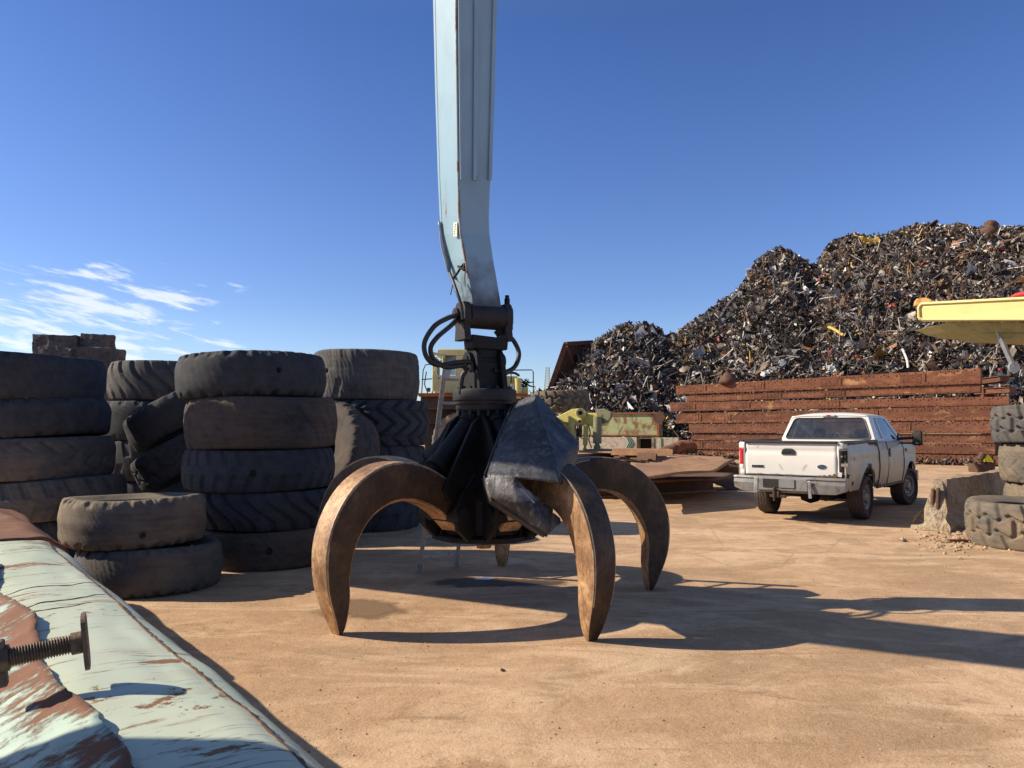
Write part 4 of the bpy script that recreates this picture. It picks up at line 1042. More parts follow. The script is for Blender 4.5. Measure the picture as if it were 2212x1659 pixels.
def text(body, loc, size, mat, parent, shear=0.0, ext=.002, rot=None):
    cu = bpy.data.curves.new('lettering', 'FONT'); cu.body = body; cu.size = size; cu.extrude = ext; cu.align_x = 'CENTER'; cu.align_y = 'CENTER'; cu.shear = shear
    o = bpy.data.objects.new('lettering', cu); COL.objects.link(o)
    dg = bpy.context.evaluated_depsgraph_get(); me = bpy.data.meshes.new_from_object(o.evaluated_get(dg)); bpy.data.objects.remove(o)
    me.materials.clear(); me.materials.append(mat)
    m = Matrix.Translation(V(loc)) @ (rot or Matrix(((0, 0, -1), (-1, 0, 0), (0, 1, 0))).to_4x4())
    me.transform(m)
    o = bpy.data.objects.new('lettering', me); COL.objects.link(o); o.parent = parent
    return o
text('Ford', (-1.2605, -.555, .985), .055, MAT['chrome'], em, .35)
b = MB(); b.box((-1.247, .57, .965), (.014, .23, .052)); bd = BT(b, 'badge', MAT['chrome'], g, bevel=.006)
text('SUPER DUTY', (-1.2555, .57, .972), .034, MAT['black'], bd, .1)
b = MB()
for y0, z0, dy, dz in ((.18, 1.02, -.05, -.10), (-.22, .92, -.07, .10), (.62, 1.32, -.04, .05)):
    b = MB(); b.tube([(-1.2565, y0, z0), (-1.2575, y0 + dy * .4, z0 + dz * .6), (-1.2565, y0 + dy, z0 + dz)], .003, 4); BT(b, 'scratch', MAT['bumper'], g)
for (y0, y1, hh) in ((-.80, -.48, .06), (-.05, .10, .022), (.18, .36, .026), (.50, .60, .03)):
    b = MB(); n = 12; pts = [(y0 + (y1 - y0) * k / n, .82 + hh * abs(math.sin(k * 2.1)) * (.5 + .7 * random.random()) * (1 - .7 * k / n)) for k in range(n + 1)]
    b.prism([(y0, .805)] + pts + [(y1, .805)], (-1.2565, 0, 0), (0, 1, 0), (0, 0, 1), .006)
    BT(b, 'rust_patch', MAT['truck_rust'], g)
# corner posts and lamps
for sd in (-1, 1):
    b = MB()
    def post(u, v):
        a = v * 1.0
        y = .808 + .138 * math.sin(a * math.pi / 2) ; x = -1.235 + .10 * (1 - math.cos(a * math.pi / 2))
        return V((x, sd * y, .80 + .60 * u))
    b.grid(post, 10, 8); BT(b, 'corner_post', MAT['white_paint'], solid=.012 * sd * -1)
    def lampsurf(o_, z0, z1, a0=.12, a1=1.0):
        def f(u, v):
            a = a0 + (a1 - a0) * v
            y = .808 + .138 * math.sin(a * math.pi / 2) + o_ * math.sin(a * math.pi / 2); x = -1.235 + .10 * (1 - math.cos(a * math.pi / 2)) - o_ * (1.2 - .6 * a)
            return V((x, sd * y, z0 + (z1 - z0) * u))
        return f
    if sd > 0:
        b = MB(); b.grid(lampsurf(.014, .995, 1.295), 10, 8); lp = BT(b, 'tail_light', MAT['red_lens'], solid=.01)
        lp['label'] = 'red tail light'
        b = MB(); b.grid(lampsurf(.015, .915, .993), 6, 8); BT(b, 'reverse_lens', MAT['clear_lens'], lp, solid=.01)
    else:
        b = MB(); b.grid(lampsurf(.010, .91, 1.30), 10, 8); lp = BT(b, 'tail_light', MAT['black_plastic'], solid=.012)
        lp['label'] = 'smashed dark tail light housing'
        b = MB(); b.grid(lampsurf(.020, 1.075, 1.265, .25, .8), 8, 8); q = BT(b, 'bulb_bowl', MAT['grease'], lp, solid=.006)
        b = MB(); b.grid(lampsurf(.021, 1.0, 1.05, .25, .8), 3, 6); b.grid(lampsurf(.019, 1.275, 1.285, .2, .8), 2, 6); b.grid(lampsurf(.02, 1.05, 1.27, .82, .92), 6, 2); b.cyl((-1.225, -.875, 1.17), (-1.26, -.885, 1.17), .016, n=10)
        BT(b, 'reflector', MAT['chrome'], lp)
        b = MB()
        poly = [(0, .80), (.16, .79), (.19, .86), (.13, .88), (.12, .93), (.07, .90), (.05, .85), (.0, .87)]
        b.prism(poly, (-1.243, -.815, 0), (.35, -.94, 0), (0, 0, 1), .012); BT(b, 'rust_hole', MAT['truck_rust'])
        b = MB(); b.prism([(0, .83), (.06, .82), (.07, .89), (.0, .90)], (-1.247, -.812, 0), (0, -1, 0), (0, 0, 1), .004); BT(b, 'filler_patch', MAT['clear_lens'])
# rusty arch lips (right side)
for sd in (-1, 1):
    b = MB()
    for k in range(26):
        a0 = math.pi * (.02 + .96 * k / 26); a1 = math.pi * (.02 + .96 * (k + 1) / 26)
        w = .012 + .040 * max(0, nz((k * .31, 7, sd))) + (.07 if 11 <= k <= 14 and k % 2 else 0)
        r0 = .497
        p4 = [(r0, a0), (r0, a1), (r0 + w, a1), (r0 + w * (.6 + .5 * random.random()), a0)]
        vs = []
        for r, a in p4:
            x = r * math.cos(a); z = .44 + r * math.sin(a)
            if z < .56: z = max(z, .50)
            vs.append((x, sd * (yo(z, x) + .036), z))
        b.add(vs, [(0, 1, 2, 3)])
    BT(b, 'arch_rust', MAT['truck_rust'], solid=.006)
b = MB()   # rust runs under the right bed rail and sill scabs
for x0, x1, hh in ((-1.1, -.85, .05), (-.75, -.6, .03), (-.3, -.1, .03), (.25, .4, .06), (.48, .6, .08), (.66, .83, .10)):
    n = 6; pts = [(x0 + (x1 - x0) * k / n, 1.396 - hh * random.uniform(.2, 1)) for k in range(n + 1)]
    vs = [(x, -(yo(z) + .014), z) for x, z in pts] + [(x1, -(yo(1.396) + .012), 1.398), (x0, -(yo(1.396) + .012), 1.398)]
    b.add(vs, [tuple(range(len(vs)))])
for x0, z0, s_ in ((-.92, 1.12, .03), (.78, .60, .07), (.98, .55, .06), (1.35, .53, .05), (-.98, .70, .05), (.60, .60, .05)):
    b.add([(x0 + s_ * math.cos(k) * random.uniform(.5, 1), -(yo(z0) + .024), z0 + s_ * 1.1 * math.sin(k) * random.uniform(.5, 1)) for k in (0, .9, 1.8, 2.7, 3.6, 4.5, 5.4)], [tuple(range(7))])
BT(b, 'rust_scab', MAT['truck_rust'], solid=.004)
# bumper
b = MB()
def bump_sec(y):
    x = -1.43 + .18 * max(0, abs(y) - .55) ** 1.6
    return x
secs = []
for k in range(25):
    y = -.97 + 1.94 * k / 24; x = bump_sec(y); sag = .012 * nz((y * 3, 2, 1))
    zb = .52 if abs(y) < .8 else .52 + (abs(y) - .8) * .35
    secs.append([V((-1.22, y, .80)), V((x, y, .80 + sag)), V((x - .012, y, .765 + sag)), V((x + .012, y, .75)), V((x - .004, y, .68)), V((x + .03, y, zb)), V((-1.2, y, zb + .02))])
b.loft(secs, 0, False); bp = BT(b, 'rear_bumper', MAT['bumper'], bevel=.008)
b = MB(); b.box((-1.40, .07, .665), (.12, .88, .21)); BT(b, 'step_pad', MAT['bumper'], bp, bevel=.012)
b = MB(); b.box((-1.467, .12, .685), (.012, .56, .15)); pl = BT(b, 'plate_recess', MAT['black'], bp, bevel=.004)
b = MB(); b.box((-1.476, -.02, .685), (.008, .27, .145)); BT(b, 'blank_plate', MAT['bumper'], bp, bevel=.003)
b = MB(); b.box((-1.462, .53, .64), (.02, .07, .28), Matrix.Rotation(.05, 3, 'X')); BT(b, 'bumper_guard', MAT['galv'], bp, bevel=.008); b = MB(); b.box((-1.468, -.41, .60), (.022, .055, .30), Matrix.Rotation(-.05, 3, 'X')); BT(b, 'bumper_guard', MAT['galv'], bp, bevel=.008)
b = MB(); b.box((-1.18, .16, .51), (.5, .075, .075)); b.box((-1.45, .16, .50), (.10, .10, .11)); b.cyl((-1.5, .19, .44), (-1.5, .19, .56), .028, n=12); b.cyl((-1.5, .19, .38), (-1.5, .19, .45), .018, n=8)
b.lathe([(0, .05), (.02, .045), (.032, .02), (.03, -.01), (.015, -.03), (0, -.03)], (-1.5, .19, .575), (0, 0, 1), 14); b.bar((-1.46, .0, .46), (-1.46, .28, .47), .05, .05)
BT(b, 'tow_hitch', MAT['truck_rust'], bevel=.004)
# chassis
b = MB()
for y in (-.42, .42): b.bar((-1.2, y, .58), (4.1, y, .55), .09, .16)
b.cyl((0, -.8, .40), (0, .8, .40), .055, n=14); b.lathe([(0, -.18), (.12, -.15), (.17, 0), (.12, .15), (0, .18)], (0, .05, .40), (0, 1, 0), 16)
b.cyl((WB, -.8, .40), (WB, .8, .40), .05, n=14); b.cyl((-.9, -.5, .46), (.7, -.45, .44), .09, n=14); b.cyl((-1.05, -.58, .43), (-.8, -.55, .44), .035, n=10); b.box((1.6, 0, .55), (2.6, 1.1, .14)); b.box((-.6, 0, .58), (.3, .9, .2)); b.box((WB + .1, 0, .85), (1.3, 1.2, .5))
for x in (0., WB):
    for sd in (-1, 1): b.box((x, sd * .72, .97), (1.05, .36, .03))
for sd in (-1, 1): b.box((.5, sd * .60, .70), (.04, .5, .5)); b.box((-.52, sd * .60, .74), (.04, .5, .42)); b.box((WB - .52, sd * .6, .7), (.04, .5, .5))
BT(b, 'chassis', MAT['grease'])
# wheels
def wheel(x, y, steer=0.0):
    sgn = 1 if y > 0 else -1
    tyr = tyre_mesh(.402, .27, .225, 'none', 40, .004, int(10 + x * 3 + y * 2), N=96, worn=0, wob=.0008, notch=.008)
    # straight ribs
    co_ = np.empty(len(tyr.vertices) * 3); tyr.vertices.foreach_get('co', co_); co_ = co_.reshape(-1, 3)
    r = np.hypot(co_[:, 0], co_[:, 1]); m = r > .383
    rib = (np.abs(((co_[:, 2] / .27 + .5) * 5) % 1 - .5) < .09) & m
    k = np.where(rib, (r - .012) / r, 1.0); co_[:, 0] *= k; co_[:, 1] *= k
    tyr.vertices.foreach_set('co', co_.ravel()); tyr.materials.append(MAT['rub_brown'])
    wh = bpy.data.objects.new('wheel', tyr); COL.objects.link(wh); wh.parent = t
    wh.location = (x, y, .40); wh.rotation_euler = (Matrix.Rotation(steer, 3, 'Z') @ Matrix.Rotation(-sgn * math.pi / 2, 3, 'X')).to_euler()
    b = MB()   # local z = outward
    b.lathe([(.228, -.10), (.228, .095), (.222, .105), (.205, .10), (.195, .075), (.185, .055), (.12, .075), (.085, .06), (.08, .10), (.05, .115), (0, .115)], (0, 0, 0), (0, 0, 1), 40)
    o = b.build('rim', MAT['rim']); o.parent = wh
    b = MB()
    for k in range(8):
        a = 2 * math.pi * k / 8; q = V((math.cos(a) * .155, math.sin(a) * .155, .0)); b.cyl(q + V((0, 0, .055)), q + V((0, 0, .072)), .027, n=10)
        q = V((math.cos(a + .4) * .10, math.sin(a + .4) * .10, 0)); b.cyl(q + V((0, 0, .05)), q + V((0, 0, .078)), .010, n=6)
    o = b.build('rim_hole', MAT['black']); o.parent = wh
    return wh
wheel(0, -.845); wheel(0, .845); wheel(WB, -.85, R_(-13)); wheel(WB, .85, R_(-13))
# cab greenhouse
zB, zR = 1.385, 1.895
def yc(z): return .915 - (z - zB) * .36
def xr_(z): return .905 + (z - zB) * .40
def xw(z): return 3.15 - (z - zB) * 1.45
b = MB()
def roof(u, v):
    x = 1.09 + (2.42 - 1.09) * u; s_ = 2 * v - 1
    yy = .735 * s_; e = max(abs(s_) ** 6, 0)
    z = 1.895 + .075 * (1 - abs(s_) ** 3.2) * (1 - abs(2 * u - 1) ** 6 * .75)
    return V((x, yy, z))
b.grid(roof, 26, 26); BT(b, 'roof', MAT['white_paint'], solid=.03)
def rloop(y0b, z0, y0t, z1, r, n=6):
    cs = [((-y0b, z0), (1, 0), (0, 1)), ((y0b, z0), (0, 1), (-1, 0)), ((y0t, z1), (-1, 0), (0, -1)), ((-y0t, z1), (0, -1), (1, 0))]
    out = []
    base = [(-y0b, z0), (y0b, z0), (y0t, z1), (-y0t, z1)]
    for k in range(4):
        p = V((*base[k], 0)); a = (V((*base[k - 1], 0)) - p).normalized(); c = (V((*base[(k + 1) % 4], 0)) - p).normalized()
        for i in range(n + 1):
            f = i / n
            q = (p + a * r) * (1 - f) ** 2 + p * 2 * f * (1 - f) + (p + c * r) * f ** 2
            out.append(q)
    return out
outer = rloop(.915, zB - .02, .735, 1.90, .03); inner = rloop(.835, zB + .05, .672, 1.862, .08); inn2 = rloop(.815, zB + .066, .657, 1.848, .075)
to3 = lambda q, o_=0: V((xr_(q.y) - o_, q.x, q.y))
b = MB(); b.ring([to3(q) for q in outer], [to3(q, .006) for q in inner]); BT(b, 'rear_panel', MAT['white_paint'], solid=-.025)
b = MB(); b.ring([to3(q, .012) for q in inner], [to3(q, .010) for q in inn2]); rw = BT(b, 'window_seal', MAT['black_plastic'], solid=.012)
b = MB(); b.add([to3(q, .002) for q in inn2], [tuple(range(len(inn2)))]); BT(b, 'rear_window', MAT['glass'])
b = MB(); b.bar((.93, -.91, zB - .06), (.93, .91, zB - .06), .06, .11); BT(b, 'cab_back', MAT['white_paint'])
b = MB(); b.box((1.075, 0.0, 1.905), (.03, .27, .045)); bl_ = BT(b, 'brake_light', MAT['clear_lens'], bevel=.015)
b = MB(); b.box((1.057, 0, 1.905), (.01, .07, .024)); BT(b, 'red_bulb', MAT['red_lens'], bl_)
for sd in (-1, 1):
    S3 = lambda x, z, o_=0: V((x, sd * (yc(z) + o_), z))
    def panel(poly, name, mat, o_=0, th=.03, parent=None):
        b = MB(); n = len(poly)
        vs = [S3(x, z, o_) for x, z in poly] + [S3(x, z, o_ - th) for x, z in poly]
        b.add(vs, [tuple(range(n)), tuple(range(n, 2 * n))[::-1]] + [(i, (i + 1) % n, n + (i + 1) % n, n + i) for i in range(n)])
        return BT(b, name, mat, parent, bevel=.006)
    panel([(.91, zB), (1.20, zB), (1.27, 1.46), (1.40, 1.845), (1.40, 1.90), (1.10, 1.90)], 'rear_pillar', MAT['white_paint'])
    panel([(1.40, 1.845), (1.62, 1.855), (2.30, 1.845), (2.42, 1.88), (2.40, 1.90), (1.40, 1.90)], 'roof_rail', MAT['white_paint'])
    panel([(1.52, zB), (1.62, zB), (1.62, 1.855), (1.56, 1.85)], 'door_pillar', MAT['white_paint'])
    panel([(2.88, zB), (3.16, zB), (2.42, 1.895), (2.30, 1.845)], 'windscreen_pillar', MAT['white_paint'])
    panel([(1.20, zB), (1.52, zB), (1.53, 1.44), (1.27, 1.46)], 'door_top', MAT['white_paint'])
    panel([(1.62, zB), (2.88, zB), (2.82, 1.42), (1.62, 1.43)], 'door_top', MAT['white_paint'])
    panel([(1.27, 1.46), (1.53, 1.44), (1.56, 1.85), (1.40, 1.845)], 'side_window', MAT['glass'], -.012, .006)
    panel([(1.62, 1.43), (2.82, 1.42), (2.30, 1.845), (1.62, 1.855)], 'door_window', MAT['glass'], -.012, .006)
    for pts in ([(.865, .52), (.865, 1.39)], [(1.56, .54), (1.555, .8), (1.56, 1.385)], [(2.88, .54), (2.88, 1.0), (2.90, 1.38)], [(1.56, .545), (2.88, .545)]):
        P3 = []; b = MB()
        for (x0, z0), (x1, z1) in zip(pts, pts[1:]):
            for k in range(9): f = k / 8; x = x0 + (x1 - x0) * f; z = z0 + (z1 - z0) * f; P3.append((x, sd * (yo(z, x) + .004), z))
        b.tube(P3, .0075, 5); BT(b, 'door_gap', MAT['black'])
    b = MB(); b.box((1.66, sd * .985, 1.17), (.03, .025, .17)); BT(b, 'door_handle', MAT['black_plastic'], bevel=.006)
    b = MB(); b.box((3.12, sd * .975, 1.19), (.16, .012, .06)); BT(b, 'fender_badge', MAT['grease_grey'], bevel=.004)
    # mirror
    b = MB(); b.bar((2.72, sd * .92, 1.43), (2.70, sd * 1.20, 1.45), .10, .06); b.bar((2.70, sd * .93, 1.34), (2.70, sd * 1.20, 1.34), .05, .035); b.prism([(2.55, 1.33), (2.84, 1.33), (2.70, 1.56)], (0, sd * .92, 0), (1, 0, 0), (0, 0, 1), .03)
    mm = BT(b, 'mirror_arm', MAT['black_plastic'], bevel=.01)
    b = MB(); b.box((2.70, sd * 1.285, 1.45), (.10, .19, .30)); m2 = BT(b, 'wing_mirror', MAT['black_plastic'], bevel=.035, seg=3)
    b = MB(); b.box((2.646, sd * 1.285, 1.475), (.006, .145, .19)); BT(b, 'mirror_glass', MAT['glass'], m2, bevel=.01)
    b = MB(); b.box((2.646, sd * 1.285, 1.345), (.008, .06, .012)); BT(b, 'mirror_trim', MAT['chrome'], m2)
b = MB(); b.add([(xw(zB) - .02, -.87, zB), (xw(zB) - .02, .87, zB), (xw(1.885), .70, 1.885), (xw(1.885), -.70, 1.885)], [(0, 1, 2, 3)]); BT(b, 'windscreen', MAT['glass'])
b = MB()
def hood(u, v):
    x = 3.05 + 1.32 * u; s_ = 2 * v - 1; w = .93 - .10 * u * u
    return V((x, w * s_, 1.375 - .13 * u ** 1.5 + .05 * (1 - s_ ** 4) * (1 - u ** 5)))
b.grid(hood, 16, 16); BT(b, 'bonnet', MAT['white_paint'], solid=.02)
b = MB(); b.box((4.36, 0, .95), (.10, 1.7, .6)); b.box((4.45, 0, .58), (.16, 1.86, .24)); BT(b, 'front_grille', MAT['bumper'], bevel=.02)
b = MB(); b.box((2.0, 0, .66), (2.2, 1.7, .10)); b.box((3.0, 0, 1.2), (.3, 1.7, .32)); BT(b, 'cab_floor', MAT['interior'])
for y in (-.42, .42):
    b = MB(); b.box((1.95, y, 1.13), (.16, .56, .72), Matrix.Rotation(-.18, 3, 'Y')); b.box((2.2, y, .88), (.55, .56, .16)); b.box((1.86, y, 1.55), (.12, .27, .19)); BT(b, 'seat', MAT['interior'], bevel=.05, seg=3)
b = MB(); b.lathe([(.19, 0), (.175, .015), (.19, .03), (.205, .015)], (2.62, .42, 1.26), (-.8, 0, .55), 20, closed=True); BT(b, 'steering_wheel', MAT['black_plastic'])
b = MB(); b.tube(catmull([(1.05, -.1, 1.47), (1.0, -.18, 1.56), (1.02, -.26, 1.47)], 10), .008, 5); BT(b, 'loose_cord', MAT['clear_lens'])

# crumpled rusty lump and plates beside the truck
q = gnd(1598, 1052)
chunk('rusty_lump', (q.x - .1, q.y + .5, .30), (.75, .5, .62), 'crumpled lump of rusty sheet on the ground behind the pickup bumper', 'scrap lump', MAT['plate_dark'], .16, 8, .4, 7)
# ------------------------------------------------------------------ wall of stacked riveted girders
YL, YR = 43.0, 33.6
def depth_at(px):
    # the wall's plan line runs straight from (1470, YL) to (2150, YR)
    a = at(1470, 925, YL); c = at(2150, 925, YR)
    r = ray(px, 925); d_ = c - a
    # solve for intersection of the sight line with the plan line
    k = r.x / r.y
    s = (a.x - k * a.y) / (k * d_.y - d_.x)
    return a.y + d_.y * s
wa = at(1470, 925, YL); wc = at(2150, 925, YR); wdir = V((wc.x - wa.x, wc.y - wa.y, 0)).normalized(); wn_ = V((wdir.y, -wdir.x, 0))
if wn_.y > 0: wn_ = -wn_
BG = 'riveted girders stacked as a wall'
def girder(xl, tl_, bl_, xr, tr_, br_, label, dep=.55, out=0.0, mat='beam', seed=0, splice=(), step=.34, holes2=True, bandtop=True):
    rs = random.Random(seed); tl_ -= .2; tr_ -= .2; bl_ += .2; br_ += .2
    YL_, YR_ = depth_at(xl), depth_at(xr)
    A0 = at(xl, bl_, YL_) + wn_ * out; A1 = at(xl, tl_, YL_) + wn_ * out; B0 = at(xr, br_, YR_) + wn_ * out; B1 = at(xr, tr_, YR_) + wn_ * out
    L = (B0 - A0).length
    t = thing('girder', label, 'girder', (A0.x, A0.y, 0), 0, BG)
    P = lambda s, h, o=0: A0.lerp(B0, s).lerp(A1.lerp(B1, s), h) + wn_ * o
    b = MB()
    n = 22; secs = []
    for k in range(n + 1):
        s = k / n; j = .012 * nz((s * 5, seed, 1)); jt = .02 * nz((s * 4, seed, 8)) 
        secs.append([P(s, 0, j) , P(s, 1 + jt, j), P(s, 1 + jt, j - dep), P(s, 0, j - dep)])
    b.loft(secs)
    wb = b; b = MB()
    def band(h0, h1, s0=0, s1=1, o=.018):
        m_ = 12; sc_ = []
        for k in range(m_ + 1):
            s = s0 + (s1 - s0) * k / m_; j = .012 * nz((s * 5, seed, 1))
            sc_.append([P(s, h0, j), P(s, h0, o + j), P(s, h1, o + j), P(s, h1, j)])
        b.loft(sc_)
    band(.02, .24, o=.010)
    for s0 in splice: band(.27, .90, s0, s0 + .9 / L, .014); band(.28, .88, s0 + 1.0 / L, s0 + 1.06 / L, .035)
    b.build('flange_strip', MAT[mat], t, bevel=.006)
    b = wb
    def rivet(s, h, o=.006, r=.034):
        c = P(s, h, o + .012 * nz((s * 5, seed, 1)))
        vs = [c + wdir * (r * math.cos(k * math.pi / 3)) + zz * (r * math.sin(k * math.pi / 3)) for k in range(6)] + [c + wdir * (r * .5 * math.cos(k * math.pi / 3)) + zz * (r * .5 * math.sin(k * math.pi / 3)) + wn_ * .026 for k in range(6)]
        b.add(vs, [(k, (k + 1) % 6, 6 + (k + 1) % 6, 6 + k) for k in range(6)] + [tuple(range(6, 12))], 1)
    x = .15
    while x < L - .1:
        s = x / L
        if rs.random() > .1: rivet(s, .20)
        if rs.random() > .1: rivet(s + .4 * step / L, .08)
        if bandtop:
            if rs.random() > .1: rivet(s, .80)
            if rs.random() > .1: rivet(s + .4 * step / L, .91)
        x += step
    for s0 in splice:
        for k in range(4):
            for h in (.36, .5, .62):
                if rs.random() < .55: rivet(s0 + (.12 + .2 * k) / L, h, .014, .026)
    b.build('web', [MAT[mat], MAT['beam_dark']], t)
    # dark burnt edges at cut ends
    return t
girder(1463, 834, 852.5, 2119, 796, 829, 'long tilted rusty girder on top of the wall, rising to the right', out=.16, seed=1, splice=(.05, .27, .53, .78), bandtop=True)
girder(1485, 854.5, 868.5, 2118, 830.5, 848, 'tilted pale rust girder just under the top one', out=.08, mat='beam', seed=2, splice=(.30, .52))
girder(1450, 870, 889, 2180, 857, 875, 'rusty girder third from the top, sticking out furthest at both ends', out=.12, seed=3, splice=(.03, .22, .5), holes2=True)
girder(1463, 894, 914.5, 2150, 876.5, 908, 'rusty girder fourth from the top, with a T-shaped splice plate', out=.14, seed=4, splice=(.03, .14, .62))
girder(1490, 915.5, 935, 2145, 910, 936.5, 'plain brown girder fifth from the top of the wall', out=.10, mat='beam_dark', seed=5, splice=(.7,))
girder(1492, 936.5, 951, 2148, 938, 957.5, 'rusty girder third from the bottom of the wall, behind the pickup roof', out=.02, seed=6, splice=(.45,))
girder(1471, 952.5, 969.5, 2150, 959, 982, 'rusty girder second from the bottom with a cut left end', out=.12, seed=7, splice=(.02, .65))
girder(1483, 971, 988, 2162, 983.5, 1009, 'bottom girder of the wall lying on the ground', out=.08, seed=8, splice=(.3, .8))
# odd lengths poking out behind the right end
p = at(2150, 830, 35.5)
for k, (x0, y0, x1, y1, lab) in enumerate(((2110, 826, 2170, 818, 'short dark girder end poking out behind the right end of the wall'), (2112, 846, 2188, 842, 'lower dark girder stub behind the right end of the wall'))):
    a = at(x0, y0, 36.5); c = at(x1, y1, 35.0)
    b = MB(); b.bar(a, c, .5, .22); b.bar(a + zz * .12, c + zz * .12, .62, .04); b.bar(a - zz * .12, c - zz * .12, .62, .04)
    tag(b.build('girder_stub', MAT['beam_dark'], bevel=.01), lab, 'girder', 'odd girder ends behind the wall')
    b = MB(); b.box(((a.x + c.x) / 2, (a.y + c.y) / 2 + .3, (a.z - .2) / 2), (.5, .3, a.z - .2 - .02)); tag(b.build('prop_post', MAT['beam_dark']), ('dark prop under the short girder end' if k == 0 else 'dark prop under the lower girder stub'), 'post')

# ------------------------------------------------------------------ scrap heap
CREST = [(1120, 862), (1150, 852), (1185, 838), (1215, 812), (1240, 790), (1262, 752), (1290, 728), (1320, 712), (1345, 697), (1390, 692), (1415, 700), (1440, 722), (1462, 716), (1480, 704), (1510, 680), (1535, 668), (1570, 640), (1600, 618), (1620, 590), (1640, 556), (1665, 540), (1690, 531), (1715, 540), (1735, 552), (1752, 566), (1770, 568), (1785, 540), (1800, 522), (1830, 508), (1860, 503), (1900, 506), (1940, 496), (1975, 488), (2010, 480), (2050, 484), (2080, 478), (2120, 490), (2150, 486), (2212, 487), (2300, 480), (2400, 500), (2520, 560), (2620, 700), (2700, 840)]
cpx = np.array([c[0] for c in CREST], float); cpy = np.array([c[1] for c in CREST], float)
def toe(px): return np.interp(px, [1120, 1290, 1440, 1480, 2150, 2400, 2700], [47.5, 46.5, 46.0, 45.6, 36.8, 36.5, 40])
def rise(px): return np.interp(px, [1120, 1300, 1440, 1640, 1800, 2212, 2700], [5, 9, 11, 16, 20, 22, 20])
def heap(px, tt):
    """px: column; tt 0 toe .. 1 crest .. 1.6 back"""
    d0 = toe(px); dc = d0 + rise(px)
    Y = d0 + (dc - d0) * tt
    cy = np.interp(px, cpx, cpy)
    th = PITCH; 
    v = (CY - cy) / FPX; zc_ = CAMH + dc * (math.sin(th) + v * math.cos(th)) / (math.cos(th) - v * math.sin(th))
    f = np.where(tt <= 1, .10 + .90 * np.clip(tt, 0, 1) ** .85, 1 - (tt - 1) * 1.2)
    z = zc_ * f
    X = (px - CX) / FPX * Y / math.cos(th) * 1.0
    return X, Y, z
NU, NV = 170, 60
PX, TT = np.meshgrid(np.linspace(1120, 2700, NU), np.concatenate([np.linspace(0, 1, 44), np.linspace(1.04, 1.7, NV - 44)]), indexing='ij')
X, Y, Z = heap(PX, TT)
bumpn = np.array([[noise.noise(V((a * .45, b_ * .45, 3))) + .5 * noise.noise(V((a * 1.2, b_ * 1.2, 8))) for a, b_ in zip(r1, r2)] for r1, r2 in zip(X, Y)])
Z = Z + bumpn * .55 * np.clip(TT * 3, 0, 1) * np.where(TT > .9, .35, 1.0) - .25; Y = Y + bumpn * .5
Z = np.maximum(Z, .05)
from_idx = lambda i, j: i * NV + j
me = bpy.data.meshes.new('scrap_mound')
fs = [(from_idx(i, j), from_idx(i + 1, j), from_idx(i + 1, j + 1), from_idx(i, j + 1)) for i in range(NU - 1) for j in range(NV - 1)]
moundv = np.stack([X, Y, Z], -1).reshape(-1, 3)

# bits of metal: a few bent shapes, copied with their own size, bend and colour
def tmpl_strip():
    vs = []
    for i in range(4):
        for s in (-1, 1): vs.append((i / 3 - .5, s * .5, 0))
    return np.array(vs), [(0, 2, 3, 1), (2, 4, 5, 3), (4, 6, 7, 5)]
def tmpl_rod():
    vs = []
    for i in range(3):
        for k in range(3): vs.append((i / 2 - .5, .5 * math.cos(2.094 * k), .5 * math.sin(2.094 * k)))
    fs = [(i * 3 + k, i * 3 + (k + 1) % 3, (i + 1) * 3 + (k + 1) % 3, (i + 1) * 3 + k) for i in range(2) for k in range(3)]
    return np.array(vs), fs
def tmpl_chunk():
    vs = [(x, y, z) for z in (-.5, .5) for x, y in ((-.5, -.5), (.5, -.5), (.5, .5), (-.5, .5))]
    return np.array(vs, float), [(0, 3, 2, 1), (4, 5, 6, 7), (0, 1, 5, 4), (1, 2, 6, 5), (2, 3, 7, 6), (3, 0, 4, 7)]
def tmpl_sheet():
    vs = [(i / 2 - .5, j / 2 - .5, 0) for i in range(3) for j in range(3)]
    return np.array(vs), [(i * 3 + j, (i + 1) * 3 + j, (i + 1) * 3 + j + 1, i * 3 + j + 1) for i in range(2) for j in range(2)]
def rotmats(n, flat=None):
    q = rng.normal(size=(n, 4)); q /= np.linalg.norm(q, axis=1)[:, None]
    a, b_, c, d_ = q.T
    return np.stack([1 - 2 * (c * c + d_ * d_), 2 * (b_ * c - a * d_), 2 * (b_ * d_ + a * c), 2 * (b_ * c + a * d_), 1 - 2 * (b_ * b_ + d_ * d_), 2 * (c * d_ - a * b_), 2 * (b_ * d_ - a * c), 2 * (c * d_ + a * b_), 1 - 2 * (b_ * b_ + c * c)], -1).reshape(n, 3, 3)
PAL = np.array([(.030, .030, .034), (.048, .048, .054), (.075, .072, .072), (.11, .065, .042), (.075, .042, .03), (.15, .085, .05), (.20, .16, .125), (.34, .29, .23), (.44, .44, .45), (.58, .56, .52), (.55, .33, .06), (.30, .05, .04), (.28, .13, .06), (.16, .20, .24)])
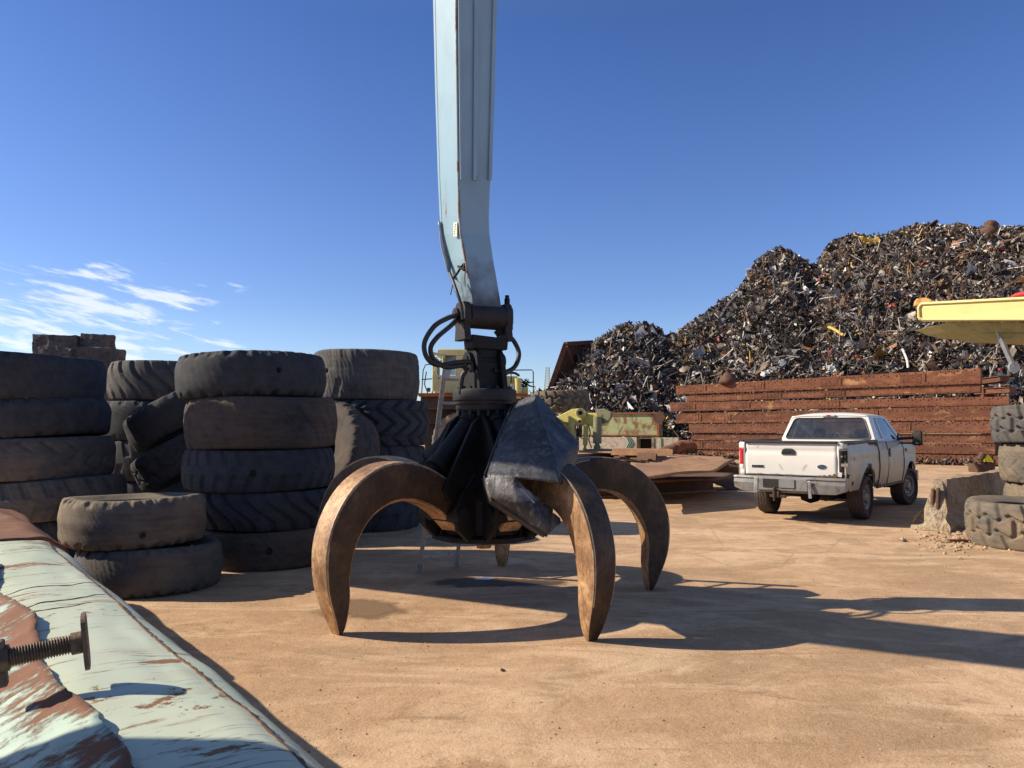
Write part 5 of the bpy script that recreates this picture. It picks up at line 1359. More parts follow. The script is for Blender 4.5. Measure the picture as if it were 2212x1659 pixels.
def bits(pos, kind, size, brown):
    n = len(pos)
    T, F = {'strip': tmpl_strip, 'rod': tmpl_rod, 'chunk': tmpl_chunk, 'sheet': tmpl_sheet}[kind]()
    m = len(T)
    P = np.repeat(T[None], n, 0).copy()
    L = size
    if kind == 'strip':
        L = size * rng.uniform(.5, 1.6, n); Wd = L * rng.uniform(.05, .24, n); sc_ = np.stack([L, Wd, Wd], -1)
        bend = rng.normal(0, .35, n); tw = rng.normal(0, .5, n)
        P[:, :, 2] += bend[:, None] * (P[:, :, 0] ** 2) * 6 + tw[:, None] * P[:, :, 0] * P[:, :, 1] * 3
        P += rng.normal(0, .05, P.shape)
        sc_[:, 2] = L * .4
    elif kind == 'rod':
        L = size * rng.uniform(.6, 2.4, n); r = np.clip(L * rng.uniform(.02, .05, n), .010, .05); sc_ = np.stack([L, r * 2, r * 2], -1)
        P[:, 3:6, 1] += rng.normal(0, 1.0, n)[:, None] * (L / (r * 2))[:, None] * .10; P[:, 3:6, 2] += rng.normal(0, 1.0, n)[:, None] * (L / (r * 2))[:, None] * .08
    elif kind == 'chunk':
        sc_ = np.stack([size * rng.uniform(.4, 1.3, n), size * rng.uniform(.2, .7, n), size * rng.uniform(.1, .5, n)], -1); P += rng.normal(0, .13, P.shape)
    else:
        sc_ = np.stack([size * rng.uniform(.6, 1.5, n), size * rng.uniform(.3, .9, n), size * .6 * np.ones(n)], -1)
        P[:, :, 2] += rng.normal(0, .28, (n, m)); P[:, :, :2] += rng.normal(0, .09, (n, m, 2))
    P = P * sc_[:, None, :]
    R = rotmats(n)
    # lay most pieces loosely along the slope
    P = np.einsum('nij,nmj->nmi', R, P) + pos[:, None, :]
    F = np.array(F)
    f = (F[None] + (np.arange(n) * m)[:, None, None]).reshape(-1, 4)
    w1 = np.array([.10, .14, .17, .07, .07, .04, .08, .08, .085, .045, .006, .006, .014, .02]); w2 = np.array([.06, .08, .11, .12, .10, .12, .17, .13, .06, .05, .012, .006, .03, .01])
    w1 /= w1.sum(); w2 /= w2.sum()
    c1 = rng.choice(len(PAL), n, p=w1); c2 = rng.choice(len(PAL), n, p=w2)
    ci = np.where(rng.random(n) < brown, c2, c1)
    C = PAL[ci] * rng.uniform(.7, 1.25, (n, 1))
    return P.reshape(-1, 3), f, np.repeat(C, m, 0)
def scatter(n):
    px = 1120 + (2290 - 1120) * rng.random(n); tt = rng.random(n) ** .9 * 1.08
    keep = np.interp(px, [1120, 1440, 1640, 2290], [.35, .6, 1, 1.0]) > rng.random(n)
    px = px[keep]; tt = tt[keep]
    i = (px - 1120) / (2700 - 1120) * (NU - 1); tv = np.concatenate([np.linspace(0, 1, 44), np.linspace(1.04, 1.7, NV - 44)])
    j = np.interp(tt, tv, np.arange(NV)); i0 = i.astype(int); j0 = np.minimum(j.astype(int), NV - 2); fi = (i - i0)[:, None]; fj = (j - j0)[:, None]
    G = moundv.reshape(NU, NV, 3)
    P = (G[i0, j0] * (1 - fi) + G[i0 + 1, j0] * fi) * (1 - fj) + (G[i0, j0 + 1] * (1 - fi) + G[i0 + 1, j0 + 1] * fi) * fj
    return P, px, tt
VS = [moundv]; FS = [np.array(fs)]; CS = [np.repeat(np.array([[.020, .018, .018]]), len(moundv), 0)]
off = len(moundv)
def addbits(P, px, tt, kind, size, lift):
    global off
    P = P.copy(); k = rng.random(len(P)) ** 2 * lift
    k = k * np.where(tt > .86, .35, 1.0); P[:, 2] += k; P[:, 1] -= k * .6
    brown = np.clip((px - 1500) / 600, .05, .85)
    brown = np.clip(brown + .25 * np.sin(px * .021 + P[:, 2] * .9), 0, 1)
    v_, f_, c_ = bits(P, kind, size, brown)
    VS.append(v_); FS.append(f_ + off); CS.append(c_); off += len(v_)
for kind, n, size, lift in (('strip', 42000, .34, .40), ('rod', 15000, .40, .45), ('chunk', 9000, .38, .3), ('sheet', 24000, .38, .42), ('rod', 700, 1.0, .5), ('sheet', 2200, .8, .45), ('strip', 2600, .75, .45), ('strip', 30000, .20, .4), ('rod', 5000, .8, .5)):
    P, px, tt = scatter(n)
    if kind == 'rod' or size > .5: m_ = tt < .92; P, px, tt = P[m_], px[m_], tt[m_]
    addbits(P, px, tt, kind, size, lift)
VS = np.concatenate(VS); FS = np.concatenate(FS); CS = np.concatenate(CS)
def npmesh(name, VS, FS, CS):
    me = bpy.data.meshes.new(name)
    me.vertices.add(len(VS)); me.vertices.foreach_set('co', VS.astype(np.float32).ravel())
    me.loops.add(FS.size); me.loops.foreach_set('vertex_index', FS.astype(np.int32).ravel())
    me.polygons.add(len(FS)); me.polygons.foreach_set('loop_start', np.arange(0, FS.size, 4, dtype=np.int32))
    me.update(calc_edges=True)
    ca = me.color_attributes.new('tone', 'FLOAT_COLOR', 'POINT')
    ca.data.foreach_set('color', np.concatenate([CS, np.ones((len(CS), 1))], 1).astype(np.float32).ravel())
    return me
def m_bits():
    tn = NT('mixed_scrap_metal'); a = tn.n.new('ShaderNodeVertexColor'); a.layer_name = 'tone'
    col = tn.mix(tn.ramp(tn.noise(6, 5, .7), [(.45, 0.), (.7, .55)]), a.outputs[0], (.085, .05, .033))
    return tn.done(col, .55, .18, tn.bump(tn.noise(14, 4), .4, .03), .5)
MAT['bits'] = m_bits()
me = npmesh('scrap_heap', VS, FS, CS); me.materials.append(MAT['bits'])
o = bpy.data.objects.new('scrap_heap', me); COL.objects.link(o)
tag(o, 'huge heap of tangled shredded scrap metal behind the girder wall', 'scrap heap', kind='stuff')
# litter of scrap at the foot of the wall
n = 1500; s = rng.random(n); P = np.stack([wa.x + (wc.x - wa.x) * s + wn_.x * (.3 + np.abs(rng.normal(0, .45, n))), wa.y + (wc.y - wa.y) * s + wn_.y * (.3 + np.abs(rng.normal(0, .45, n))), rng.random(n) ** 2 * .22 + .02], -1)
v1, f1, c1 = bits(P[:700], 'chunk', .22, np.full(700, .95)); v2, f2, c2 = bits(P[700:], 'strip', .25, np.full(800, .9))
me = npmesh('debris', np.concatenate([v1, v2]), np.concatenate([f1, f2 + len(v1)]), np.minimum(np.concatenate([c1, c2]), .22) * np.array([.8, .62, .5])); me.materials.append(MAT['bits'])
o = bpy.data.objects.new('debris', me); COL.objects.link(o); tag(o, 'line of small rusty debris along the foot of the girder wall', 'debris', kind='stuff')

# pieces of the heap one can tell apart
def surf(px, py):
    best = None
    for tt in np.linspace(0, 1.05, 120):
        X_, Y_, Z_ = heap(np.array([float(px)]), np.array([tt]))
        r = ray(px, py); z = CAMH + r.z * Y_[0] / r.y
        if Z_[0] >= z: return V((X_[0], Y_[0] - .35, z))
    return V((X_[0], Y_[0] - .3, z))
HG = 'single pieces lying on the scrap heap'
def tints(name, c, rough=.6): return m_paint(name, c, tuple(k * .35 for k in c), .62, 2.5, (1, 1, 1), (.12, .08, .05), .5, rough)
mW = tints('bent_white_sheet', (.68, .66, .62)); mY = tints('bent_yellow_sheet', (.62, .40, .07)); mO = tints('orange_scrap', (.55, .20, .05)); mT = tints('tan_sheet', (.42, .33, .24)); mB = tints('black_bag', (.02, .02, .024), .3); mBr = tints('brown_sheet', (.16, .08, .05)); mG = tints('grey_sheet', (.11, .11, .12))
def crumple(px, py, wpx, hpx, mat, label, name='bent_sheet', rot=0.0, seed=0):
    c = surf(px, py); k = c.y / FPX; W_, H_ = wpx * k, hpx * k
    b = MB()
    ux = V((math.cos(rot), 0, math.sin(rot))); uy = V((-math.sin(rot), .45, math.cos(rot)))
    def f(u, v): 
        q = c + ux * ((u - .5) * W_) + uy * ((v - .5) * H_)
        return q + nzv(q * (2.6 / max(.3, min(W_, H_))) + V((seed, 0, 0))) * .42 * min(W_, H_) + V((0, -.25, 0))
    b.grid(f, 9, 7, 0, False)
    return tag(b.build(name, mat, solid=.03), label, 'scrap piece', HG)
crumple(1882, 525, 40, 18, mY, 'bright yellow bent panel high on the heap', rot=-.1, seed=1)
crumple(1702, 618, 26, 22, mT, 'crumpled tan sheet in the upper middle of the heap', seed=2)
crumple(1735, 632, 18, 24, mW, 'white twisted sheet just right of the tan one', rot=.5, seed=3)
crumple(1810, 655, 40, 20, mBr, 'dark brown plate over a tangle of wire', 'brown_plate', .2, seed=4)
crumple(1778, 680, 14, 26, mO, 'orange torn sheet in the middle of the heap', seed=5)
crumple(1760, 672, 30, 16, mW, 'pale folded sheet left of the orange one', rot=.3, seed=6)
crumple(1565, 698, 34, 20, mG, 'grey rounded sheet on the left shoulder of the heap', 'grey_sheet', .2, seed=7)
crumple(1990, 790, 26, 16, mT, 'tan crumpled sheet above the right end of the top girder', rot=.4, seed=8)
crumple(1790, 800, 26, 22, mW, 'white crumpled sheet lying just above the top girder', seed=9)
crumple(1800, 822 - 10, 16, 8, mO, 'small orange scrap lying above the top girder', 'orange_scrap', 0, seed=10)
crumple(1650, 808, 24, 14, mW, 'flat whitish sheet low on the heap above the left part of the top girder', seed=11)
crumple(1545, 912 - 15, 36, 34, mB, 'black shiny bag between the green bin and the girders', 'black_bag', 0, seed=12)
def strut(pts, r, mat, label, name='bent_bar'):
    P3 = [surf(x, y) + V((0, -.5, 0)) for x, y in pts]; b = MB(); b.tube(catmull(P3, 14), r, 6)
    return tag(b.build(name, mat), label, 'scrap piece', HG)
strut([(1768, 706), (1790, 714), (1812, 728)], .10, mY, 'thin yellow strip curving across the heap')
strut([(1936, 758), (1944, 780), (1946, 800)], .07, mW, 'pair of straight white strips standing on the heap', 'white_strip')
strut([(1552, 690), (1572, 660), (1592, 640)], .14, mG, 'long grey beam on the left shoulder of the heap', 'grey_beam')
strut([(1612, 603), (1650, 598), (1690, 592)], .09, mG, 'pale flat bar near the left summit of the heap')
b = MB(); pts = [at(1990, 500, 56), at(2005, 488, 56), at(2016, 478, 56), at(2024, 474, 56), at(2028, 479, 56)]
b.grid(lambda u, v: catmull(pts, 16)[int(round(u * 16))] + V((0, .9, -.25)) * v, 16, 3); tag(b.build('curved_plate', mBr, solid=.05), 'curved brown plate jutting up against the sky on the right summit', 'scrap piece', HG)
c = at(2140, 490, 57); b = MB(); b.lathe([(0, .45), (.34, .42), (.52, .25), (.42, .05), (.4, -.1), (.6, -.25), (.65, -.5), (.55, -.8)], c, (.25, 0, 1), 16); tag(b.build('urn_shaped_casting', MAT['plate_dark']), 'brown urn shaped casting on the right summit of the heap', 'scrap piece', HG)
c = at(1945, 745, 48); b = MB(); 
for k in range(4): b.lathe([(0, k * .28), (.42, k * .28), (.48, k * .28 + .1), (.42, k * .28 + .22), (.3, k * .28 + .28)], c + V((0, 0, -.6)), (.2, 0, 1), 14)
tag(b.build('ribbed_casting', MAT['plate_dark']), 'brown ribbed pump casting on the lower right of the heap', 'scrap piece', HG)
Yb = depth_at(1573) + .1
c = at(1573, 822, Yb); c.z = at(1573, 829, Yb).z; b = MB(); b.lathe([(0, -.05), (.42, -.02), (.50, .12), (.40, .32), (.22, .52), (.11, .62), (.09, .70), (.13, .72), (.10, .80), (0, .82)], c + wn_ * .05, (0, 0, 1), 22); b.cyl(c + V((.3, 0, .3)), c + V((.62, 0, .22)), .10, .04, 10)
tag(b.build('rusty_float', MAT['plate_dark']), 'rusty onion shaped vessel sitting on the left end of the top girder', 'vessel')

# dark ribbed bin wall behind the left shoulder
A_, B_, C_, D_ = at(1190, 838, 53), at(1222, 743, 53), at(1300, 738, 57), at(1300, 838, 57)
t = thing('bin_wall', 'dark rusty ribbed steel bin wall sticking up behind the left shoulder of the heap', 'bin wall', (A_.x, A_.y, 0))
n_ = (D_ - A_).cross(B_ - A_).normalized(); A_.z = 0.0; D_.z = 0; A_.x -= 1.6
b = MB(); b.hexa([A_, D_, D_ + V((0, .2, 0)), A_ + V((0, .2, 0)), B_, C_, C_ + V((0, .2, 0)), B_ + V((0, .2, 0))]); b.build('wall_sheet', MAT['plate_dark'], t)
b = MB(); b.bar(A_, B_, .35, .3, up=(0, 1, 0)); b.bar(B_, C_, .3, .3); b.bar(A_.lerp(D_, .55) - V((0, .2, 0)), B_.lerp(C_, .55) - V((0, .2, 0)), .22, .22, up=(0, 1, 0)); b.bar(A_.lerp(B_, .985) + V((.1, -.3, -.1)), B_.lerp(C_, .2) + V((0, -.25, -1.5)), .16, .1); b.build('wall_rib', MAT['beam_dark'], t)
# far lattice mast
mb = at(1177, 845, 190); mt = at(1183, 793, 190); t = thing('lattice_mast', 'pale lattice crane mast far away on the horizon', 'crane mast', (mb.x, 190, 0))
mb.z = 0
b = MB()
for sx in (-.75, .75): 
    for sy in (-.6, .6): b.bar(mb + V((sx * 1.3, sy, 0)), mt + V((sx * .5, sy, 0)), .13, .13)
for k in range(26):
    a = mb.lerp(mt, k / 26); c = mb.lerp(mt, (k + 1) / 26); w0 = .75 * (1.3 - .8 * k / 26)
    b.bar(a + V((-w0, -.6, 0)), c + V((w0, -.6, 0)), .09, .09); b.bar(a + V((w0, -.6, 0)), c + V((-w0, -.6, 0)), .09, .09)
b.build('mast_lattice', MAT['pale_yellow'], t); b = MB(); b.bar(mt + V((.5, 0, -.4)), mt + V((.8, 0, -7)), .06, .06); b.build('mast_cable', MAT['pale_yellow'], t)

# ------------------------------------------------------------------ scrap bins
Yq = 43.5
def Q(x, y, o=0): return at(x, y, Yq + o)
QM = {}
def turn(t, px):
    t.rotation_euler = (0, 0, -R_(24))
t = thing('green_bin', 'peeling green and rust steel bin panel in front of the scrap heap', 'scrap bin', (Q(1370, 940).x, Yq, 0))
a, c = Q(1252, 943), Q(1423, 893)
b = MB(); b.box(((a.x + c.x) / 2, Yq + .5, (a.z + c.z) / 2), (c.x - a.x, 1.0, c.z - a.z)); b.build('panel', MAT['bin_green'], t, bevel=.02)
b = MB(); b.bar(V((a.x - .03, Yq - .03, c.z)), V((c.x, Yq - .03, c.z)), .12, .1); b.bar(V((a.x, Yq - .03, a.z + .06)), V((c.x, Yq - .03, a.z + .06)), .12, .10); b.bar(V((c.x, Yq - .02, a.z)), V((c.x, Yq - .02, c.z)), .14, .18, up=(0, 1, 0)); b.build('rim_bar', MAT['orange_rust'], t, bevel=.01)
b = MB(); q = Q(1418, 905); b.prism([(0, 0), (.45, .5), (.75, .1), (.5, -.35), (.2, -.2)], q + V((-.2, -.1, 0)), (1, 0, 0), (0, 0, 1), .05); b.build('bent_corner', MAT['plate_dark'], t); turn(t, 0)
t = thing('cream_bin', 'stained cream steel bin with a dark square opening, standing under the green panel', 'scrap bin', (Q(1370, 960).x, Yq, 0))
a, c = Q(1246, 985), Q(1411, 944.5); a.z = 0
ox0, ox1, oy = Q(1377, 960).x, Q(1412, 960).x, Q(1380, 948).z
b = MB(); b.box(((a.x + ox0) / 2, Yq + .35, c.z / 2), (ox0 - a.x, .9, c.z - .01)); x2 = Q(1467, 960).x
b.box(((ox1 + x2) / 2, Yq + .3, c.z / 2), (x2 - ox1, .9, c.z - .02)); b.box(((ox0 + ox1) / 2, Yq + .4, (oy + c.z) / 2 + .0), (ox1 - ox0, .8, c.z - oy - .02)); b.build('bin_side', MAT['bin_cream'], t, bevel=.02)
b = MB(); b.box(((ox0 + ox1) / 2, Yq + .78, oy / 2), (ox1 - ox0, .1, oy)); b.build('opening_back', MAT['black'], t)
b = MB()
for x in (1412, 1428): b.bar(V((Q(x, 950).x, Yq - .17, 0)), V((Q(x, 950).x, Yq - .17, c.z)), .12, .06, up=(0, 1, 0))
b.build('corner_post', MAT['bin_green'], t); 
b = MB(); q = Q(1362, 958); 
for k in range(3): b.tube([q + V((-.25 + .1 * k, -.125, -.3)), q + V((-.05 + .12 * k, -.125, .05)), q + V((-.2 + .1 * k, -.125, .35))], .03, 4)
b.build('green_scrawl', m_plain('faded_green_paint', (.16, .30, .22), .8), t); turn(t, 0)
# horn-shaped pipe ends
b = MB(); b.tube(catmull([gnd(1405, 978, .3), at(1450, 972, 38), at(1475, 964, 38), at(1500, 964, 38), at(1502, 970, 38)], 18), [.10 + .22 * math.sin(math.pi * min(1, k / 15)) for k in range(19)], 10); tag(b.build('curved_horn', MAT['orange_rust']), 'tan horn shaped bent pipe lying at the left foot of the girder wall', 'pipe')
b = MB(); b.tube(catmull([gnd(1385, 985, .3), at(1420, 980, 36), at(1450, 972, 36), at(1462, 962, 36)], 14), [.16, .16, .17, .18, .2, .22, .24, .25, .26, .26, .25, .24, .22, .2, .18], 10); tag(b.build('bent_pipe', MAT['plate_dark']), 'dark bent pipe lying beside the horn shaped one', 'pipe')

# ------------------------------------------------------------------ pile of rusty plates
PG = 'rusty steel plates piled on the ground'
def plate3(pts, label, mat='plate', th=.03, wav=.05, seed=0, name='steel_plate', nu=18, nv=10):
    A, B_, C, D = pts
    b = MB()
    def f(u, v):
        q = A.lerp(B_, u).lerp(D.lerp(C, u), v)
        return q + V((0, 0, wav * nz((q.x * .5 + seed, q.y * .5, seed)) * 1.6 + wav * .4 * nz((q.x * 1.4, q.y * 1.4, seed * 3))))
    b.grid(f, nu, nv)
    return tag(b.build(name, MAT[mat], solid=th), label, 'steel plate', PG)
def gz(x, y, z): return gnd(x, y, z)
# box girder in front
a = gnd(1262, 1078); c = gnd(1541, 1062)
t = thing('box_beam', 'long dark rusty box beam along the front of the plate pile', 'steel beam', tuple(a))
h_ = .46; back = V((.4, 1.6, 0))
b = MB(); b.hexa([a, c, c + back, a + back, a + zz * h_, c + zz * (h_ - .02), c + back + zz * h_, a + back + zz * h_]); b.build('beam_body', MAT['plate_dark'], t, bevel=.012)
b = MB(); b.bar(a + zz * (h_ + .018) - V((0, .03, 0)), c + zz * (h_ - .002) - V((0, .03, 0)), .12, .03); b.bar(a + V((0, -.03, .03)), c + V((0, -.03, .03)), .12, .04); b.build('beam_lip', MAT['plate'], t, bevel=.006)
plate3([gz(1372, 1036, .66), gz(1512, 1022, .72), gz(1588, 1000, .80), gz(1362, 1003, .80)], 'large buckled plate with a bright sunlit top, foremost on the pile', 'plate', .04, .10, 1)
plate3([gz(1300, 1040, .50), gz(1545, 1035, .52), gz(1590, 1020, .52), gz(1300, 1010, .52)], 'dark flat plate under the buckled one', 'plate_dark', .05, .04, 2)
plate3([gz(1500, 1035, .30), gz(1588, 1058, .02), gz(1680, 1030, .04), gz(1570, 1000, .74)], 'dark torn plate sloping down to the ground behind the pickup', 'plate_dark', .03, .16, 3)
plate3([gz(1240, 1002, .55), gz(1395, 997, .55), gz(1345, 978, .62), gz(1240, 975, .62)], 'flat sunlit plate at the left back of the pile', 'plate', .05, .05, 4)
plate3([gz(1230, 1018, .50), gz(1420, 1006, .50), gz(1390, 992, .52), gz(1230, 1000, .52)], 'long thin plate with a dark edge, left of the buckled one', 'plate', .05, .06, 5)
plate3([gz(1395, 1006, .45), gz(1545, 1000, .40), gz(1510, 992, .42), gz(1420, 990, .45)], 'brown plate lying flat behind the buckled one', 'plate', .06, .05, 6)
plate3([gz(1440, 992, .35), gz(1590, 998, .25), gz(1550, 985, .30), gz(1440, 978, .38)], 'greyish plate near the foot of the girder wall', 'plate', .04, .06, 7)
plate3([gz(1250, 978, .75), gz(1400, 984, .72), gz(1440, 976, .72), gz(1290, 970, .78)], 'furthest brown plate beneath the cream bin', 'plate', .05, .05, 8)
plate3([gz(1560, 1012, .10), gz(1690, 1008, .04), gz(1680, 1000, .04), gz(1560, 1002, .10)], 'thin plate lying flat on the dirt left of the pickup', 'plate_dark', .03, .03, 9)
for k, (x0, y0, x1, y1, z, lab) in enumerate(((1340, 987, 1415, 993, .68, 'short rusty channel lying across the plates'), (1325, 981, 1450, 983, .80, 'thin rusty bar lying at the back of the plate pile'))):
    a = gnd(x0, y0, z); c = gnd(x1, y1, z); b = MB(); b.bar(a, c, .5, .05); b.bar(a + V((0, -.25, .09)), c + V((0, -.25, .09)), .05, .2); b.bar(a + V((0, .25, .09)), c + V((0, .25, .09)), .05, .2)
    tag(b.build('steel_channel', MAT['plate_dark' if k == 0 else 'plate'], bevel=.006), lab, 'steel channel')
b = MB(); a = gnd(1240, 1000, 0); c = gnd(1440, 992, 0); b.box(((a.x + c.x) / 2, (a.y + c.y) / 2 + 1.5, .22), (c.x - a.x, 5, .44)); tag(b.build('steel_slab', MAT['plate_dark'], bevel=.02), 'dark steel slab carrying the back plates of the pile', 'steel slab')
b = MB(); a = gnd(1330, 1042, 0); c = gnd(1545, 1036, 0); b.box(((a.x + c.x) / 2 + .2, (a.y + c.y) / 2 + 1.6, .2), (c.x - a.x, 3.2, .40), Matrix.Rotation(.12, 3, 'Z')); tag(b.build('steel_slab', MAT['plate_dark'], bevel=.02), 'dark steel slab under the buckled front plate', 'steel slab')

# ------------------------------------------------------------------ yellow loader frame with hanging rams, under the lying tyre
YF = 30.0
def Fp(x, y, o=0): return at(x, y, YF + o - (x - 1200) * YF / FPX * .50)
t = thing('loader_frame', 'chipped yellow loader front frame with hanging hydraulic rams, carrying a tyre', 'machine frame', (Fp(1250, 950).x, YF, 0))
k = YF / FPX
b = MB()
def pl(pts, o, th, m=0):
    P3 = [(x, y) for x, y in pts]; o0 = Fp(1200, 925, o)
    b.prism([((x - 1200) * k * 1.13, (925 - y) * k) for x, y in P3], o0, (.89, -.456, 0), (0, 0, 1), th, m)
pl([(1150, 905), (1205, 900), (1236, 884), (1256, 883), (1262, 890), (1261, 900), (1256, 906), (1252, 914), (1243, 917), (1232, 914), (1222, 912), (1205, 921), (1150, 935)], 0, .16)
b.build('lift_arm', MAT['yellow'], t, bevel=.02)
b = MB(); q = Fp(1253, 892); b.cyl(q + V((0, -.14, 0)), q + V((0, .14, 0)), .17, n=20); q2 = Fp(1252, 911); b.cyl(q2 + V((0, -.12, 0)), q2 + V((0, .12, 0)), .09, n=14); b.build('arm_boss', MAT['yellow'], t, bevel=.01)
b = MB(); b.cyl(q + V((0, -.16, 0)), q + V((0, -.10, 0)), .085, n=16); b.cyl(q2 + V((0, -.14, 0)), q2 + V((0, -.10, 0)), .045, n=12); b.build('pin_hole', MAT['black'], t)
b = MB(); pl([(1258, 892), (1300, 893), (1300, 920), (1256, 920)], .5, .5); b.build('cross_box', MAT['yellow'], t, bevel=.02)
b = MB(); pl([(1282, 886), (1300, 884), (1314, 892), (1312, 905), (1306, 913), (1296, 916), (1286, 900)], .1, .16); b.build('lift_arm', MAT['dull_green'], t, bevel=.02)
for x0, y0, x1, y1, w_, m in ((1236, 912, 1237, 955, 8, 'yellow'), (1291, 900, 1290, 958, 9, 'dull_green'), (1266, 918, 1264, 962, 5, 'yellow')):
    b = MB(); a, c = Fp(x0, y0, -.1), Fp(x1, y1, -.1); b.cyl(a, c, w_ * k, n=16); b.cyl(c, c + (c - a).normalized() * .22, w_ * k * .55, n=12); b.cyl(c + (c - a).normalized() * .15 - V((0, .1, 0)), c + (c - a).normalized() * .15 + V((0, .1, 0)), w_ * k * .8, n=12)
    b.build('hanging_ram', MAT[m], t)
b = MB()
for xs in ([(1270, 915), (1275, 935), (1272, 950), (1278, 968)], [(1240, 915), (1250, 940), (1262, 950)], [(1278, 920), (1284, 930), (1280, 945)]): b.tube(catmull([Fp(x, y, -.15) for x, y in xs], 12), .022, 5)
b.build('loose_hose', MAT['hose'], t)
b = MB(); a = Fp(1150, 925); b.box((Fp(1196, 925).x, YF + .5, .95), (1.3, .9, 1.9)); b.box((Fp(1215, 925).x, YF + .7, 2.02), (2.6, 1.3, .24)); b.build('frame_body', MAT['yellow'], t, bevel=.03)

# ------------------------------------------------------------------ old yellow haul truck behind the grapple
YT = 28.0; k = YT / FPX
def Tp(x, y, o=0): return at(x, y, YT + o)
t = thing('haul_truck', 'old pale yellow haul truck with a boxy cab, railings and an open door', 'haul truck', (Tp(1020, 925).x, YT, 0))
def bx(x0, y0, x1, y1, o0, o1, name, m, par=t, bevel=.02, b=None):
    a, c = Tp(x0, y1), Tp(x1, y0); b_ = b or MB()
    b_.box(((a.x + c.x) / 2, YT + (o0 + o1) / 2, (a.z + c.z) / 2), (c.x - a.x, o1 - o0, c.z - a.z))
    return b_.build(name, MAT[m], par, bevel=bevel) if b is None else None
bx(906, 850, 1140, 857, -.4, 2.6, 'deck', 'orange_rust')
b = MB(); bx(908, 857, 1142, 884, 0, 2.2, '', '', b=b); bx(908, 884, 990, 915, .9, 2.2, '', '', b=b); bx(906, 915, 1140, 990, 1.6, 2.0, '', '', b=b); bx(1000, 884, 1142, 930, .4, 2.0, '', '', b=b); b.build('chassis', m_plain('dark_brown_chassis', (.045, .035, .028), .8, 0, .4, 3, .3), t, bevel=.03)
# cab: frame with window openings
cabx0, cabx1, cz0, cz1 = 938, 1016, 849, 769
b = MB()
bx(938, 811, 985, 849, .0, .08, '', '', b=b); bx(938, 770, 944, 811, 0, .08, '', '', b=b); bx(984, 766, 1018, 849, .0, .10, '', '', b=b); bx(944, 766, 985, 772, 0, .08, '', '', b=b)
bx(938, 770, 941, 849, .08, 1.7, '', '', b=b); bx(1013, 766, 1018, 849, .1, 1.7, '', '', b=b); bx(941, 811, 1013, 849, 1.62, 1.7, '', '', b=b); bx(941, 768, 1013, 775, 1.62, 1.7, '', '', b=b)
b.build('cab_shell', MAT['pale_yellow'], t, bevel=.03)
b = MB(); bx(944, 755, 1020, 768, -.12, 1.85, '', '', b=b); bx(950, 753, 1016, 757, .0, 1.7, '', '', b=b); b.build('cab_roof', MAT['pale_yellow'], t, bevel=.06)
bx(962, 768, 984, 801, -.02, .0, 'cab_window', 'glass', bevel=0); bx(1006, 768, 1015, 776, -.02, .0, 'quarter_window', 'black', bevel=0)
bx(960, 801, 984, 810, -.02, .0, 'lower_window', 'glass', bevel=0)
b = MB(); bx(937, 766, 940, 848, -.95, -.02, '', '', b=b)
dq = Tp(938, 848)
b2 = MB(); h1 = Tp(938, 812).z; h2 = Tp(938, 766).z
b2.box((dq.x + .20, YT - .55, (dq.z + h1) / 2), (.05, .95, h1 - dq.z), Matrix.Rotation(-.35, 3, 'Z'))
for yy in (-.95, -.16): b2.box((dq.x + .20 - (yy + .55) * .36 * -1 * .95, YT + yy, (h1 + h2) / 2), (.05, .10, h2 - h1), Matrix.Rotation(-.35, 3, 'Z'))
b2.box((dq.x + .20, YT - .55, h2 - .05), (.05, .95, .10), Matrix.Rotation(-.35, 3, 'Z')); d_ = b2.build('cab_door', MAT['pale_yellow'], t, bevel=.015)
b = MB()
for pts in ([(911, 849), (914, 800), (919, 788), (940, 786)], [(911, 820), (936, 818)], [(934, 849), (937, 790)], [(924, 849), (917, 830), (921, 803)]): b.tube([Tp(x, y, -.3) for x, y in pts], .022, 6)
b.build('handrail', MAT['grease_grey'], t)
b = MB()
for pts in ([(1070, 800), (1148, 799), (1152, 803), (1152, 850)], [(1104, 795), (1104, 850)]): b.tube([Tp(x, y, .2) for x, y in pts], .022, 6)
b.build('handrail', MAT['grease_grey'], t)
b = MB(); q = Tp(942, 818, -.6); b.box(q, (.16, .05, .20), Matrix.Rotation(.7, 3, 'Y')); b.tube([q, Tp(938, 800, -.6)], .012, 5); b.build('mirror', MAT['black_plastic'], t, bevel=.02)
b = MB(); q = Tp(926, 842, -.4); b.box(q, (.13, .05, .15), Matrix.Rotation(.1, 3, 'Y')); b.build('lamp', MAT['black_plastic'], t, bevel=.02)
b = MB(); bx(1070, 811, 1118, 860, .2, 1.8, '', '', b=b); bx(1020, 830, 1075, 860, .4, 1.6, '', '', b=b); b.build('engine_cover', MAT['yellow'], t, bevel=.06)
b = MB(); 
for x in (1078, 1084, 1090): bx(x, 815, x + 2.5, 850, .17, .2, '', '', b=b)
b.build('cover_slot', MAT['black'], t, bevel=0)
b = MB(); a, c = Tp(1119, 861, -.2), Tp(1119, 817, -.2); b.cyl(a, c, 7 * k, n=22); b.cyl(a + (c - a) * .5, a + (c - a) * .53, 7.4 * k, n=22); b.build('air_tank', MAT['yellow'], t, bevel=.02)
bx(1103, 829, 1111, 859, -.25, -.05, 'tool_box', 'galv'); bx(1127, 836, 1141, 866, .0, 1.0, 'side_box', 'yellow')
b = MB()
for i in range(40):
    q = Tp(random.uniform(1126, 1142), random.uniform(822, 836), random.uniform(0, .8)); b.tube([q, q + V((random.uniform(-.3, .3), random.uniform(-.2, .2), random.uniform(-.12, .12)))], .02, 4)
b.build('deck_clutter', MAT['grease'], t)
